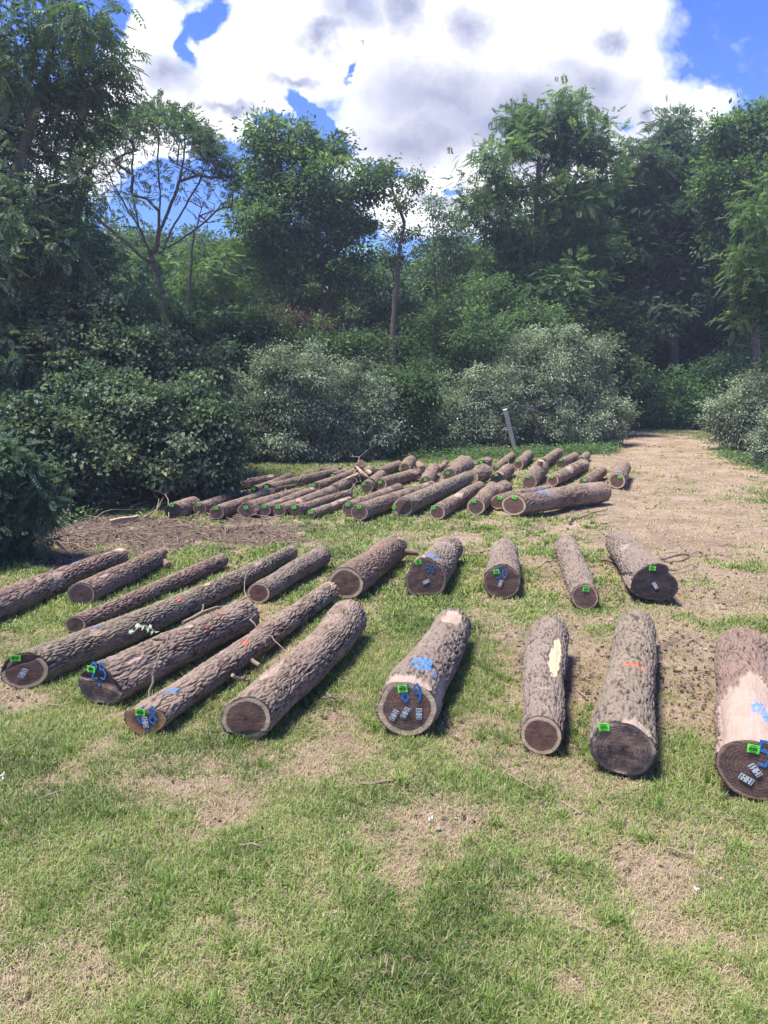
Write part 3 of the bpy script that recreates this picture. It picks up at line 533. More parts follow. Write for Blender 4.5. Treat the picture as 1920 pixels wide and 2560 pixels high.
def field(n, y0, y1, pw, W0, W1, L0, L1, dry, seed):
    r = np.random.default_rng(seed)
    nt_ = int(n/7); ty_ = (y0**(1-pw)+r.random(nt_)*(y1**(1-pw)-y0**(1-pw)))**(1/(1-pw)); tx_ = (r.random(nt_)*2-1)*(ty_*.56+.7)
    g, m = gmask(tx_, ty_)
    if not dry:
        g2 = g*(.55+.9*sstep(-.3, .5, fbm(tx_*2.3, ty_*2.3, 6.6, 3))); keep = r.random(nt_) < np.clip(g2*1.25, .02, 1)
    else: keep = r.random(nt_) < np.clip(.80-g*.30-m*.8, .03, 1)
    tx_, ty_, g, m = tx_[keep], ty_[keep], g[keep], m[keep]; k = 7
    spread = (.010+.0022*ty_)
    x = np.repeat(tx_, k)+r.normal(size=len(tx_)*k)*np.repeat(spread, k); y = np.repeat(ty_, k)+r.normal(size=len(tx_)*k)*np.repeat(spread, k)
    ok = y > 1.7; g_r = np.repeat(g, k); nn = len(x); f = np.clip((y-3)/22, 0, 1)
    Wd = (W0+(W1-W0)*f)*(.6+.8*r.random(nn)); Ln = (L0+(L1-L0)*f)*(.45+.9*r.random(nn)); az = r.random(nn)*2*math.pi
    tone = np.repeat(fbm(tx_*1.1, ty_*1.1, 4.4, 4)*.5+.09*r.normal(size=len(tx_)), k)
    if not dry:
        Ln = Ln*(.55+.6*g_r); lean = np.clip(.95+.45*r.normal(size=nn), .1, 1.6); rnd = np.clip(.33-tone*.6+.17*r.normal(size=nn)+.25*(1-g_r)**1.5, 0, .68); rnd = np.where(r.random(nn) < .10, .75+.2*r.random(nn), rnd)
    else:
        Ln = Ln*.9; lean = np.clip(1.35+.22*r.normal(size=nn), .6, 1.7); rnd = np.clip(.84+.17*r.normal(size=nn)-.2*np.repeat(m, k), .55, 1)
    return blades(x[ok], y[ok], Ln[ok], Wd[ok], lean[ok], az[ok], rnd[ok])
def join3(a):
    o = 0; Vs, Q, T, R = [], [], [], []
    for V, F, r in a: Vs.append(V); Q.append(F[0]+o); T.append(F[1]+o); R.append(r); o += len(V)
    return np.concatenate(Vs), [np.concatenate(Q), np.concatenate(T)], np.concatenate(R)
V, F, R = join3([field(int(620000*GQ), 2.3, 9, 1.35, .0052, .0085, .072, .068, False, 1), field(int(420000*GQ), 8, 44, 1.5, .007, .034, .070, .10, False, 2)])
tag(mk('grass', V, F, GRASSM, attrs={'rnd': R}), 'short patchy green grass covering the clearing between bare dirt spots', 'grass', kind='stuff')
V, F, R = join3([field(int(300000*GQ), 2.3, 9, 1.35, .0034, .006, .08, .07, True, 3), field(int(160000*GQ), 8, 36, 1.5, .004, .02, .06, .09, True, 4)])
tag(mk('dry_grass', V, F, GRASSM, attrs={'rnd': R}), 'pale dry straw lying flat among the green grass and on the dirt', 'dead grass', kind='stuff')
r = np.random.default_rng(41); nt_ = 420; ty_ = 2.6+r.random(nt_)**1.6*16; tx_ = (r.random(nt_)*2-1)*(ty_*.56+.5); g, m = gmask(tx_, ty_); k_ = (g > .35); tx_, ty_ = tx_[k_], ty_[k_]; q = 34; x = np.repeat(tx_, q)+.022*r.normal(size=len(tx_)*q); y = np.repeat(ty_, q)+.022*r.normal(size=len(tx_)*q)
V, F, R = blades(x, y, .075+.055*r.random(len(x)), .005+.0006*y, np.clip(.6+.35*r.normal(size=len(x)), .1, 1.4), r.random(len(x))*6.28, np.clip(np.repeat(.22+.25*r.random(len(tx_)), q)+.07*r.normal(size=len(x)), 0, .6))
tag(mk('grass_tufts', V, F, GRASSM, attrs={'rnd': R}), 'taller tufts of green grass standing out of the short turf', 'grass', kind='stuff')
# leaf litter, chips and clods where the soil was churned
def litter(n, seed):
    r = np.random.default_rng(seed); y = 4+r.random(n)**1.2*30; x = (r.random(n)*2-1)*(y*.56+.7); y2 = np.concatenate([y, 2.6+r.random(n//3)*8]); x = np.concatenate([x, (r.random(n//3)*2-1)*(y2[n:]*.56+.7)]); y = y2
    g, m = gmask(x, y); k = r.random(len(x)) < np.clip(m*1.0+(1-g)*.16*(1-.8*sstep(9, 15, y)), 0, 1); x, y = x[k], y[k]; n = len(x)
    s = (.006+.022*r.random(n)**2)*(.8+y*.06); asp = .25+.5*r.random(n); a = r.random(n)*6.28; z = gz(x, y)+.006
    ux, uy, uz = np.cos(a), np.sin(a), r.normal(size=n)*.35; vx, vy, vz = -np.sin(a), np.cos(a), r.normal(size=n)*.35
    U = np.stack([ux, uy, uz], 1)*s[:, None]; W_ = np.stack([vx, vy, vz], 1)*(s*asp)[:, None]; P = np.stack([x, y, z+s*.3], 1)
    V = np.stack([P-U, P-W_, P+U, P+W_], 1).reshape(-1, 3); return V, np.arange(n*4).reshape(-1, 4), np.repeat(r.random(n), 4)
V, F, R = litter(90000, 5)
LITM = Mat('litter', .9, .15); LITM.col(ramp(attr('rnd'), [(0, (.03, .02, .015, 1)), (.5, (.06, .042, .03, 1)), (.85, (.12, .088, .064, 1)), (.96, (.34, .27, .19, 1)), (1, (.12, .17, .06, 1))], 'LINEAR'))
tag(mk('leaf_litter', V, F, LITM.m, attrs={'rnd': R}), 'brown leaf litter and wood chips scattered over the churned soil', 'leaf litter', kind='stuff')
# ------------------------------------------------------------ foliage tools
def frame(D, Nn):
    D = D/(np.linalg.norm(D, axis=1)[:, None]+1e-9); S = np.cross(D, Nn); S /= np.linalg.norm(S, axis=1)[:, None]+1e-9; U = np.cross(S, D); return D, S, U
def leaves(P, D, Nn, ln, wd, fold=.25):
    D, S, U = frame(D, Nn); ln = np.broadcast_to(ln, (len(P),))[:, None]; wd = np.broadcast_to(wd, (len(P),))[:, None]
    mid = P+D*ln*.42; V = np.stack([P, mid+S*wd*.5+U*wd*fold, P+D*ln-U*ln*.12, mid-S*wd*.5+U*wd*fold], 1).reshape(-1, 3)
    return V
def fronds(P, D, Ln, nl, lw, droop=.5, r=None):
    """pinnate leaves: n fronds with 2*nl+1 leaflets"""
    n = len(P); r = r or rng; D = D/(np.linalg.norm(D, axis=1)[:, None]+1e-9); Up = np.tile([0, 0, 1.], (n, 1))+.25*r.normal(size=(n, 3)); D, S, U = frame(D, Up)
    out = []
    for k in range(nl):
        t = (k+1)/(nl+.6); c = P+D*(Ln*t)[:, None]-np.array([0, 0, 1])*(droop*Ln*t*t)[:, None]
        ll = (Ln*.36*(1-.45*abs(t-.45)))
        for sg in (-1, 1):
            d = D*.45+S*sg*.9-np.array([0, 0, .30])+.12*r.normal(size=(n, 3)); out.append(leaves(c, d, U, ll, ll*lw))
    c = P+D*(Ln)[:, None]-np.array([0, 0, 1])*(droop*Ln)[:, None]; out.append(leaves(c, D-np.array([0, 0, droop]), U, Ln*.28, Ln*.28*lw))
    return np.concatenate([o.reshape(n, -1, 3) for o in out], 1).reshape(-1, 3), (2*nl+1)*4
def branch_tree(trunk, tr, targets, r, twig=.006, up=.35, paths=None):
    """grow limbs from the trunk polyline to the clump centres; pipe-model radii"""
    nodes = [np.array(p, float) for p in trunk]; par = [-1]+list(range(len(trunk)-1)); nt0 = len(trunk)
    arr = np.zeros((len(trunk)+len(targets)*6+600, 3)); arr[:nt0] = trunk; cnt = nt0; P = list(par)
    for pth in (paths or []):
        q = np.array(pth); k = int(np.argmin(np.linalg.norm(arr[:cnt]-q[0], axis=1))); ctl = np.concatenate([arr[k][None], q]); m = len(ctl)*4
        for _ in range(2): ctl = np.concatenate([ctl[:1]]+[np.stack([.75*ctl[i]+.25*ctl[i+1], .25*ctl[i]+.75*ctl[i+1]]) for i in range(len(ctl)-1)]+[ctl[-1:]])
        prev = k
        for pt in ctl[1:]:
            arr[cnt] = pt+.012*r.normal(size=3); P.append(prev); prev = cnt; cnt += 1
    ctr = np.array(trunk)
    dd = np.min(np.linalg.norm(targets[:, None]-ctr[None, ::max(1, nt0//12)], axis=2), 1); order = np.argsort(dd)
    leafn = []
    for ti in order:
        T_ = targets[ti]; A = arr[:cnt]; v = T_-A; dist = np.linalg.norm(v, axis=1); cost = dist+np.maximum(0, -v[:, 2])*1.5+np.maximum(0, .35*dist-v[:, 2])*up; cost[0] += 3
        k = int(np.argmin(cost)); d = dist[k]
        if d < .12: leafn.append(k); continue
        m = int(np.clip(d/.45, 1, 5)); p0 = A[k].copy(); prev = k
        for q in range(1, m+1):
            t = q/m; pt = p0*(1-t)+T_*t+np.array([0, 0, .10*d*math.sin(math.pi*t)])+(r.normal(size=3)*.03*d/m*2 if q < m else 0)
            arr[cnt] = pt; P.append(prev); prev = cnt; cnt += 1
        leafn.append(prev)
    Pn = np.array(P[:cnt]); w_ = np.zeros(cnt); np.add.at(w_, leafn, 1.0)
    for i in range(cnt-1, 0, -1):
        if Pn[i] >= 0: w_[Pn[i]] += w_[i]
    rad = twig*np.maximum(w_, 1)**.46
    for i in range(nt0): rad[i] = tr[i]
    i = np.arange(1, cnt); a = arr[Pn[i]]; b = arr[i]; ra = np.minimum(rad[Pn[i]], np.where(i < nt0, rad[Pn[i]], rad[i]*1.35)); rb = rad[i]
    d = b-a; ln = np.linalg.norm(d, axis=1); ok = ln > 1e-4; a, b, ra, rb, d, ln = a[ok], b[ok], ra[ok], rb[ok], d[ok]/ln[ok][:, None], ln[ok]
    ref = np.where(np.abs(d[:, 2:3]) > .9, [[1., 0, 0]], [[0, 0, 1.]]); u = np.cross(d, ref); u /= np.linalg.norm(u, axis=1)[:, None]; v = np.cross(d, u); K = 6
    th = np.arange(K)*2*math.pi/K; c = (np.cos(th)[None, :, None]*u[:, None]+np.sin(th)[None, :, None]*v[:, None])
    V = np.concatenate([a[:, None]+c*ra[:, None, None], b[:, None]+c*rb[:, None, None]], 1).reshape(-1, 3); o = np.arange(len(a))[:, None]*2*K; j = np.arange(K)[None]; jn = (j+1) % K
    F = np.stack([o+j, o+jn, o+K+jn, o+K+j], -1).reshape(-1, 4); return V, F
BARKT = Mat('tree_bark', .95, .1); BARKT.col(mixc(noise(objv(8, 8, 2), 2, 6, .6).outputs['Fac'], (.055, .042, .035, 1), (.20, .165, .14, 1))); BARKT.bump(noise(objv(14, 14, 2.5), 2, 6, .6).outputs['Fac'], .9, .05); BARKT = BARKT.m
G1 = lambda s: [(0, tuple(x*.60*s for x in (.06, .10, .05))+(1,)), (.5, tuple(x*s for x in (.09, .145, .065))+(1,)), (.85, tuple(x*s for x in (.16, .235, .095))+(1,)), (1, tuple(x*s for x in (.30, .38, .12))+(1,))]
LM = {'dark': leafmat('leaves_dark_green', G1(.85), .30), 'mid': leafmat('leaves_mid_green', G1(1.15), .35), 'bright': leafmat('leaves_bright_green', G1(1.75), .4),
      'cool': leafmat('leaves_cool_green', [(0, (.05, .085, .055, 1)), (.5, (.085, .135, .08, 1)), (.9, (.16, .23, .14, 1)), (1, (.25, .34, .15, 1))], .3),
      'olive': leafmat('leaves_silver_green', [(0, (.08, .11, .07, 1)), (.4, (.20, .245, .165, 1)), (.8, (.42, .47, .36, 1)), (1, (.66, .70, .58, 1))], .25, .6),
      'vine': leafmat('leaves_vine', [(0, (.05, .08, .045, 1)), (.5, (.10, .145, .08, 1)), (.88, (.20, .25, .15, 1)), (.96, (.32, .34, .16, 1)), (1, (.40, .33, .16, 1))], .25, .6, .25),
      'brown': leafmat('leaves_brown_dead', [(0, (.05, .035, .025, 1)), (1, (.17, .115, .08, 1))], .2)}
FD = 2.9; FN = 1.55; FS = .92; NFACE = [0]
def crownpts(bl, r, dens, shell=.5, rmin=.45):
    """bl: list of (centre, (rx,ry,rz)) -> clump centres with outward direction"""
    Ps, Os = [], []
    for c, (a, b, h) in bl:
        n = max(4 if a > .15 else 1, int(FD*dens*(a*b+a*h+b*h)*1.1+(3 if a > .15 else 0))); d = r.normal(size=(n, 3)); d /= np.linalg.norm(d, axis=1)[:, None]; q = shell+(1-shell)*r.random(n)**.7
        q = q*(1+.22*pn(d[:, 0]*2+c[0], d[:, 1]*2+c[1], d[:, 2]*2)); Ps.append(np.array(c)+d*np.array([a, b, h])*q[:, None]); Os.append(d)
    return np.concatenate(Ps), np.concatenate(Os)
def build_plant(e, trunk, tr, P, O, kind, nl, size, spread, r, trunkname='trunk', crownname='crown', mat='mid', tone=None, twig=.006, droop=.4, flat=.48, lwr=.44, leaf_aspect=.5, up=.35, lean_out=.6, guides=None):
    base = np.array(e.location)
    nl = int(nl*FN); size = size*FS; spread = spread*.92; n = len(P); idx = np.repeat(np.arange(n), nl); m = len(idx)
    off = r.normal(size=(m, 3))*np.array([1, 1, flat])*spread*(.6+.8*r.random(n))[idx][:, None]*.75
    Q = P[idx]+off; out = off/(np.linalg.norm(off, axis=1)[:, None]+1e-6)*lean_out+O[idx]*.5+.5*r.normal(size=(m, 3)); out[:, 2] -= droop*.5
    ct = (.42+.16*r.normal(size=n))[idx] if tone is None else tone[idx]
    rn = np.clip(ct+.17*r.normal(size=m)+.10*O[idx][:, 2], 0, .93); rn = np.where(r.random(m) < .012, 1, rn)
    sz = size*(.6+.8*r.random(m))
    if kind == 'frond':
        V, k = fronds(Q, out, sz, 6, lwr, droop, r); R = np.repeat(rn, k)
    else:
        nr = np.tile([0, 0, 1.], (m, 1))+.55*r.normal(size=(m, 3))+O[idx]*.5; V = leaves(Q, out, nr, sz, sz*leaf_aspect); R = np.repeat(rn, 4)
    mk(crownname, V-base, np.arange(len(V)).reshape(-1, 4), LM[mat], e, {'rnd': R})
    NFACE[0] += len(V)//4; Vt, Ft = branch_tree(trunk, tr, P, r, twig, up, guides); mk(trunkname, Vt-base, Ft, BARKT, e, smooth=True)
def pxblobs(Y, bl, r, deep=1.0, jy=.5):
    out = []
    for (x, y, rx, ry) in bl:
        a = rx/FP*Y; h = ry/FP*Y; dy = r.normal()*jy; c = atY(x, y, Y+dy); out.append((c, (a, max(a, h)*deep*.8+.3, h)))
    return out
def px_trunk(Y, pts, n=22, amp=.02):
    q = [atY(x, y, Y) for x, y in pts]; q[0][2] = min(q[0][2], 0); q = np.array(q); t = np.linspace(0, len(q)-1, n); P = np.stack([np.interp(t, np.arange(len(q)), q[:, k]) for k in range(3)], 1)
    P[1:-1] += rng.normal(size=(n-2, 3))*amp; return P
def tree(name, label, Y, tp, tr0, bl, kind='simple', mat='mid', dens=1.0, nl=60, size=.16, spread=.5, group='trees at the edge of the wood', cat='tree', seed=0, deep=1.0, shell=.45, jy=.8, twig=.007, base=None, **k):
    r = np.random.default_rng(seed+100); T = px_trunk(Y, tp); T[0, 2] = 0 if T[1, 2] > .2 else -.1
    b0 = np.array([T[0, 0], T[0, 1], 0]); T = np.concatenate([[b0-np.array([0, 0, .1])], T[1:]]); tr = np.linspace(1, .25, len(T))**1.1*tr0; tr[0] *= 1.35
    e = empty(name, tuple(float(v) for v in b0), 0, label=label, cat=cat, group=group)
    P, O = crownpts(pxblobs(Y, bl, r, deep, jy), r, dens, shell)
    P[:, 2] = np.maximum(P[:, 2], .25); build_plant(e, T, tr, P, O, kind, nl, size, spread, r, mat=mat, twig=twig, **k); return e
TG = dict(group='trees at the edge of the wood')
# big left tree, compound leaves
tree('walnut_tree', 'tall dark tree at the left edge, feathery drooping leaves reaching the top of the photo', 21, [(-30,900),(0,640),(15,440),(55,300),(95,180),(120,60)], .26,
     [(60,60,80,60),(170,25,55,40),(215,105,58,38),(150,150,80,50),(20,150,70,60),(215,190,45,32),(60,250,80,60),(165,260,60,34),(-20,330,80,90),(80,370,50,60),(30,470,90,80),(60,610,90,80),(-40,600,80,90),(140,560,50,60),(120,470,30,40),(40,760,100,80),(130,700,50,60),(-60,120,80,110)],
     'frond', 'cool', 1.3, 17, .36, .46, seed=1, twig=.009, droop=.28, shell=.3)
tree('walnut_tree', 'slim drooping tree just right of the tall left edge one, below its crown tip', 23, [(150,900),(160,720),(150,560),(130,460)], .13,
     [(160,520,80,60),(230,600,80,60),(150,650,70,60),(240,690,70,50),(290,640,50,40),(200,420,60,36),(110,430,50,40)], 'frond', 'cool', 1.4, 15, .35, .48, seed=2, droop=.3)
# umbrella tree with bare limbs
r_ = np.random.default_rng(77); Yu = 28
eu = empty('umbrella_tree', tuple(float(v) for v in (atY(362, 730, Yu)[0], Yu, 0)), 0, label='spreading tree with bare upper limbs and a thin umbrella of leaves against the cloud', cat='tree', group=TG['group'])
tk = px_trunk(Yu, [(362,930),(360,760),(350,640),(338,585)], 16, .02)
tg_ = []
for i in range(400):
    a = r_.uniform(-1, 1); x = 325+185*a; top = 215+150*abs(a)**2.2; y = top+abs(r_.normal())*38+r_.random()*18; tg_.append(atY(x, y, Yu+r_.normal()*1.2*(1.2-abs(a))))
for i in range(90):
    x = r_.uniform(150, 470); y = r_.uniform(280, 430); tg_.append(atY(x, y, Yu+r_.normal()*.9))
tg_ = np.array(tg_); gd_ = []
for ln_, dy_ in [([(322,540),(300,490),(268,440),(240,390),(215,330),(200,290)],.3),([(340,540),(342,480),(348,420),(338,360),(345,300)],-.3),([(350,550),(372,490),(405,440),(432,390),(455,330),(465,290)],.6),([(360,540),(400,510),(445,480),(480,440)],-.8),([(310,560),(260,510),(205,470),(160,410),(135,350)],-.6),([(345,500),(375,430),(395,370),(400,300)],.1),([(300,490),(285,420),(285,350),(290,280)],.2)]:
    gd_.append([atY(x, y, Yu+dy_*(q_+1)*.35) for q_, (x, y) in enumerate(ln_)])
O_ = (tg_-atY(330, 480, Yu)); O_ /= np.linalg.norm(O_, axis=1)[:, None]
build_plant(eu, tk, np.linspace(.17, .10, len(tk)), tg_, O_, 'frond', 5, .26, .28, r_, mat='cool', twig=.0062, droop=.2, flat=.5, up=.5, guides=gd_)
tree('dead_tree', 'small leafless tree with pale bare twigs between the umbrella tree and the dense one', 30, [(405,900),(410,600),(420,500),(440,440)], .07,
     [(430,455,50,28),(470,470,40,25),(400,430,30,25)], 'simple', 'brown', .9, 2, .08, .2, seed=4, twig=.012, cat='dead tree', group='bare and broken trees', up=.9)
tree('ash_tree', 'dense tree with several pointed tops left of the broken trunk', 38, [(712,880),(705,720),(695,560),(670,420),(640,300)], .28,
     [(580,285,34,45),(650,310,40,45),(705,330,40,45),(600,360,75,50),(700,400,85,55),(790,395,42,42),(560,430,60,50),(650,470,110,55),(760,470,60,40),(600,540,90,55),(720,550,80,60),(540,480,40,30),(650,620,110,60),(770,600,50,40),(815,365,20,16)],
     'simple', 'mid', 1.25, 62, .24, .55, seed=5, twig=.01, shell=.4)
tree('snag_tree', 'broken tree with bare leaning trunk, ivy clump high up and a few thin leafy limbs', 34, [(860,900),(857,820),(848,740),(853,640),(862,560),(872,480),(850,420),(838,375)], .19,
     [(858,545,26,32),(868,500,14,18),(838,380,20,15),(885,400,26,18),(900,390,16,10),(870,440,20,16),(835,560,16,14)], 'simple', 'dark', 1.5, 40, .16, .34, seed=6, cat='tree', group='bare and broken trees', shell=.3, jy=.2)
tree('young_tree', 'thin young tree with two narrow tops between the broken tree and the tall feathery one', 46, [(950,880),(945,700),(938,560),(935,470)], .11,
     [(936,462,20,35),(965,490,24,30),(1000,470,24,36),(920,520,30,30),(985,540,40,34),(940,580,45,34),(1005,590,30,30)], 'simple', 'cool', 1.1, 30, .22, .5, seed=7, group='thin background trees')
tree('walnut_tree', 'tall airy tree with feathery compound leaves standing above the silver bush', 40, [(1165,900),(1160,720),(1165,560),(1158,440),(1165,330),(1175,250)], .26,
     [(1110,262,42,26),(1190,250,52,40),(1222,222,20,18),(1275,290,28,22),(1160,300,75,36),(1250,330,62,36),(1075,340,46,28),(1310,330,24,16),(1060,410,44,26),(1130,400,60,36),(1230,430,70,44),(1300,400,44,30),(1090,490,60,36),(1180,520,90,44),(1270,520,60,44),(1100,590,80,50),(1210,620,90,55),(1030,440,24,14)],
     'frond', 'mid', .95, 18, .47, .6, seed=8, twig=.010, droop=.2, shell=.3, up=.8)
tree('locust_tree', 'tree with layered dark foliage and a leafy spire, left part of the right hand mass', 46, [(1468,880),(1455,740),(1440,640),(1400,520),(1400,400),(1440,300)], .34,
     [(1462,262,34,26),(1440,310,46,32),(1490,320,46,28),(1390,355,64,36),(1470,385,90,44),(1350,430,62,44),(1430,470,110,50),(1520,450,70,50),(1360,540,80,50),(1470,580,110,55),(1330,640,70,55),(1420,680,90,50),(1530,640,70,60)],
     'frond', 'cool', 1.05, 22, .42, .6, seed=9, twig=.012, droop=.2, shell=.4)
tree('maple_tree', 'round full tree at the right edge, tallest there, against the blue sky', 42, [(1640,900),(1630,700),(1625,500),(1620,350)], .32,
     [(1600,300,46,46),(1640,262,40,40),(1565,345,40,34),(1680,300,60,70),(1590,400,70,55),(1670,430,70,60),(1580,510,80,60),(1680,560,80,60),(1600,620,80,60),(1560,280,18,16)],
     'simple', 'mid', 1.25, 60, .26, .6, seed=10, twig=.011)
tree('hickory_tree', 'nearer tree reaching in from the right edge with bright yellow green drooping leaf tips', 27, [(1760,930),(1740,700),(1730,500),(1715,400)], .22,
     [(1640,420,36,26),(1620,470,32,22),(1655,560,50,34),(1625,600,36,22),(1650,640,44,30),(1690,480,60,60),(1630,700,50,34),(1700,650,60,70),(1590,560,22,14),(1700,780,60,60)], 'frond', 'mid', 1.2, 16, .32, .42, seed=11, twig=.009, droop=.3)
tree('oak_tree', 'dark tree with forked leaning trunk beside the end of the dirt track', 50, [(1468,900),(1462,800),(1458,740),(1445,690),(1420,650)], .30,
     [(1400,690,60,40),(1500,720,60,44),(1440,640,60,40),(1560,740,50,40),(1390,760,30,30),(1590,680,50,50),(1480,790,40,24)], 'simple', 'mid', 1.1, 50, .24, .55, seed=12, twig=.014, shell=.3)
tree('box_elder', 'pale green tree leaning out over the bushes left of the tall airy one', 34, [(1010,900),(1000,760),(990,660)], .14,
     [(960,700,50,40),(1010,650,56,44),(940,770,36,36),(1040,720,60,50),(1000,780,60,40),(1070,640,50,50),(1090,760,60,50),(1150,700,60,50)], 'simple', 'mid', 1.3, 60, .17, .45, seed=13)
tree('box_elder', 'mid green young tree in the gap behind the umbrella tree, left of the dense one', 36, [(430,900),(425,720),(425,640)], .12,
     [(420,600,60,40),(470,560,40,30),(400,660,60,44),(480,640,44,36),(440,530,34,24),(350,560,40,34),(500,690,50,40),(330,640,40,40)], 'frond', 'mid', 1.1, 18, .34, .5, seed=14, droop=.2)
# ------------------------------------------------------------ background wood: prototypes and copies
def proto(seed, H, mat, cr):
    r = np.random.default_rng(seed); e = empty('woodland_tree', (0, 0, 0)); n = 20; T = np.stack([np.cumsum(r.normal(size=n)*.06), np.cumsum(r.normal(size=n)*.06), np.linspace(-.1, H*.85, n)], 1)
    bl = [(np.array([r.normal()*cr*.5, r.normal()*cr*.5, z]), (cr*(.55+.3*r.random()), cr*(.55+.3*r.random()), H*.11)) for z in np.linspace(H*.22, H*.93, 11)]
    P, O = crownpts(bl, r, .62, .3); build_plant(e, T, np.linspace(.22, .05, n), P, O, 'simple', 34, .32, .65, r, mat=mat, twig=.012); return e
protos = [proto(21, 13, 'mid', 2.6), proto(22, 12, 'cool', 2.9), proto(23, 14, 'dark', 2.4), proto(24, 12.5, 'bright', 2.5)]
used = [False]*4
WL = ['dark rounded woodland tree behind the front row of trees', 'background woodland tree']
spots = []
rr_ = np.random.default_rng(55)
for row, (Y, n_, ztop) in enumerate([(48, 15, 0), (56, 16, 0), (65, 17, 0)]):
    for i in range(n_):
        x = -Y*.60+(i+.5)*Y*1.2/n_+rr_.normal()*.8; px_ = 829.5+x/Y*FP*.99
        # top of the tree line as read off the photograph
        topy = np.interp(px_, [-200, 100, 250, 400, 520, 640, 830, 900, 1000, 1100, 1300, 1500, 1700], [420, 440, 500, 520, 505, 520, 560, 545, 500, 500, 400, 330, 300])+rr_.normal()*14+row*4
        h = atY(px_, topy, Y)[2]
        if 1345 < px_ < 1440 and row == 0: continue
        spots.append((x, Y+rr_.normal()*1.2, h, rr_.integers(0, 4) if px_ < 1100 else rr_.integers(0, 3)))
def ctree(o, parent=None):
    c = o.copy(); C.objects.link(c); c.parent = parent
    for ch in o.children: ctree(ch, c)
    return c
HP = [13, 12, 14, 12.5]
for (x, y, h, k) in spots:
    o = protos[k] if not used[k] else ctree(protos[k]); used[k] = True
    s = h/HP[k]; o.location = (x, y, 0); o.scale = (max(s, .75)*1.12, max(s, .75)*1.12, s); o.rotation_euler = (0, 0, rr_.random()*6.28)
    tag(o, 'ordinary full crowned tree of the background wood, behind the front row', 'tree', 'full crowned trees of the background wood')
# ------------------------------------------------------------ bushes
def bush(name, label, Y, bl, kind='simple', mat='mid', dens=2.2, nl=60, size=.10, spread=.26, seed=0, group='bushes along the wood edge', cat='bush', deep=1.0, shell=.6, skirt=True, shoots=7, crownname='foliage', **k):
    r = np.random.default_rng(seed+300); B = pxblobs(Y, bl, r, deep, .25)
    if skirt: B += [(np.array([c_[0]+r.normal()*.2, c_[1], min(c_[2]*.5, .7)]), (a_*1.0, b_, min(c_[2]*.5, .7))) for c_, (a_, b_, h_) in B if c_[2]-h_ > .15 and c_[2] < 3.2]
    sh_ = []
    for c_, (a_, b_, h_) in list(B):
        for _ in range(shoots):
            th_ = r.uniform(.15, 2.99); ph_ = r.uniform(-1.0, 1.0); d_ = np.array([math.cos(th_), -.5*abs(math.sin(ph_)), math.sin(th_)]); p_ = np.array(c_)+d_*np.array([a_, b_, h_])*.9
            gr_ = d_*.5+np.array([r.normal()*.3, 0, .6]); L_ = r.uniform(.25, .75)*min(1, Y/20)
            for q_ in range(3): sh_.append((p_+gr_*L_*q_/2.2, (.11, .11, .12)))
    B += sh_
    cx = float(np.mean([b[0][0] for b in B])); cy = Y+.3
    e = empty(name, (cx, cy, 0), 0, label=label, cat=cat, group=group); P, O = crownpts(B, r, dens, shell); P[:, 2] = np.abs(P[:, 2])+.05; P[:, 2] = np.maximum(P[:, 2], .12)
    T = np.array([[cx, cy, z] for z in np.linspace(-.05, .5, 5)]); build_plant(e, T, np.full(5, .05), P, O, kind, nl, size, spread, r, trunkname='stem', crownname=crownname, mat=mat, twig=k.pop('twig', .005), **k); return e
VG = dict(group='vine covered shrubs at the left'); 
bush('vine_thicket', 'big dome of vine covered shrub overhanging the left end of the far log pile', 17.5, [(330,900,110,70),(400,960,90,60),(280,960,90,70),(450,1000,60,40),(330,1010,110,50),(210,960,70,60),(240,880,60,40),(445,1062,40,24)], 'simple', 'vine', 5.0, 70, .105, .24, 1, leaf_aspect=.85, cat='shrub', droop=.9, **VG)
bush('vine_thicket', 'vine smothered thicket sloping up from the dome to the tall left edge tree', 20.5, [(160,770,110,70),(80,820,110,90),(230,800,90,60),(330,820,90,50),(120,900,110,70),(430,850,70,44),(40,960,110,70),(180,700,70,50),(250,740,60,40)], 'simple', 'vine', 3.6, 62, .125, .28, 2, leaf_aspect=.8, cat='shrub', droop=.9, **VG)
bush('vine_thicket', 'dark leafy shrub low at the left, between the bright edge bush and the dome', 16, [(100,1000,80,50),(180,1030,60,40),(60,950,80,50)], 'simple', 'vine', 4.0, 52, .12, .26, 3, leaf_aspect=.8, cat='shrub', droop=.7, **VG)
bush('edge_bush', 'bright green bush with pointed leaflets poking in from the left edge', 11.5, [(-15,1025,55,38),(-40,1110,80,55),(10,1095,44,34),(0,1165,44,28),(48,1065,18,13)], 'frond', 'cool', 10, 11, .17, .13, 4, lwr=.5, group='bushes along the wood edge', droop=.3, twig=.004)
bush('olive_bush', 'silver grey bush behind the rear left logs of the pile', 26, [(560,860,80,50),(640,820,70,44),(620,900,90,50),(700,840,60,44),(540,920,70,40),(480,880,50,40)], 'simple', 'olive', 3.0, 60, .12, .28, 5, leaf_aspect=.4)
bush('olive_bush', 'grey green bush above the propped up pink ended log', 27, [(760,900,70,50),(790,870,56,40),(730,940,70,36),(800,940,50,36)], 'simple', 'olive', 3.0, 60, .12, .28, 6, leaf_aspect=.4)
bush('willow_bush', 'darker fresh green bush with narrow leaves between two silver grey ones', 28, [(860,880,56,44),(850,930,60,44),(890,910,50,44),(830,860,30,30),(900,850,30,30)], 'simple', 'mid', 3.4, 62, .15, .28, 7, leaf_aspect=.3, droop=.8)
bush('olive_bush', 'dense silver green bush left of the leaning grey post', 31, [(970,890,60,44),(1020,870,56,44),(960,930,56,34),(1050,910,56,40),(1000,940,56,30),(1070,860,40,40)], 'simple', 'olive', 2.8, 56, .12, .3, 8, leaf_aspect=.4)
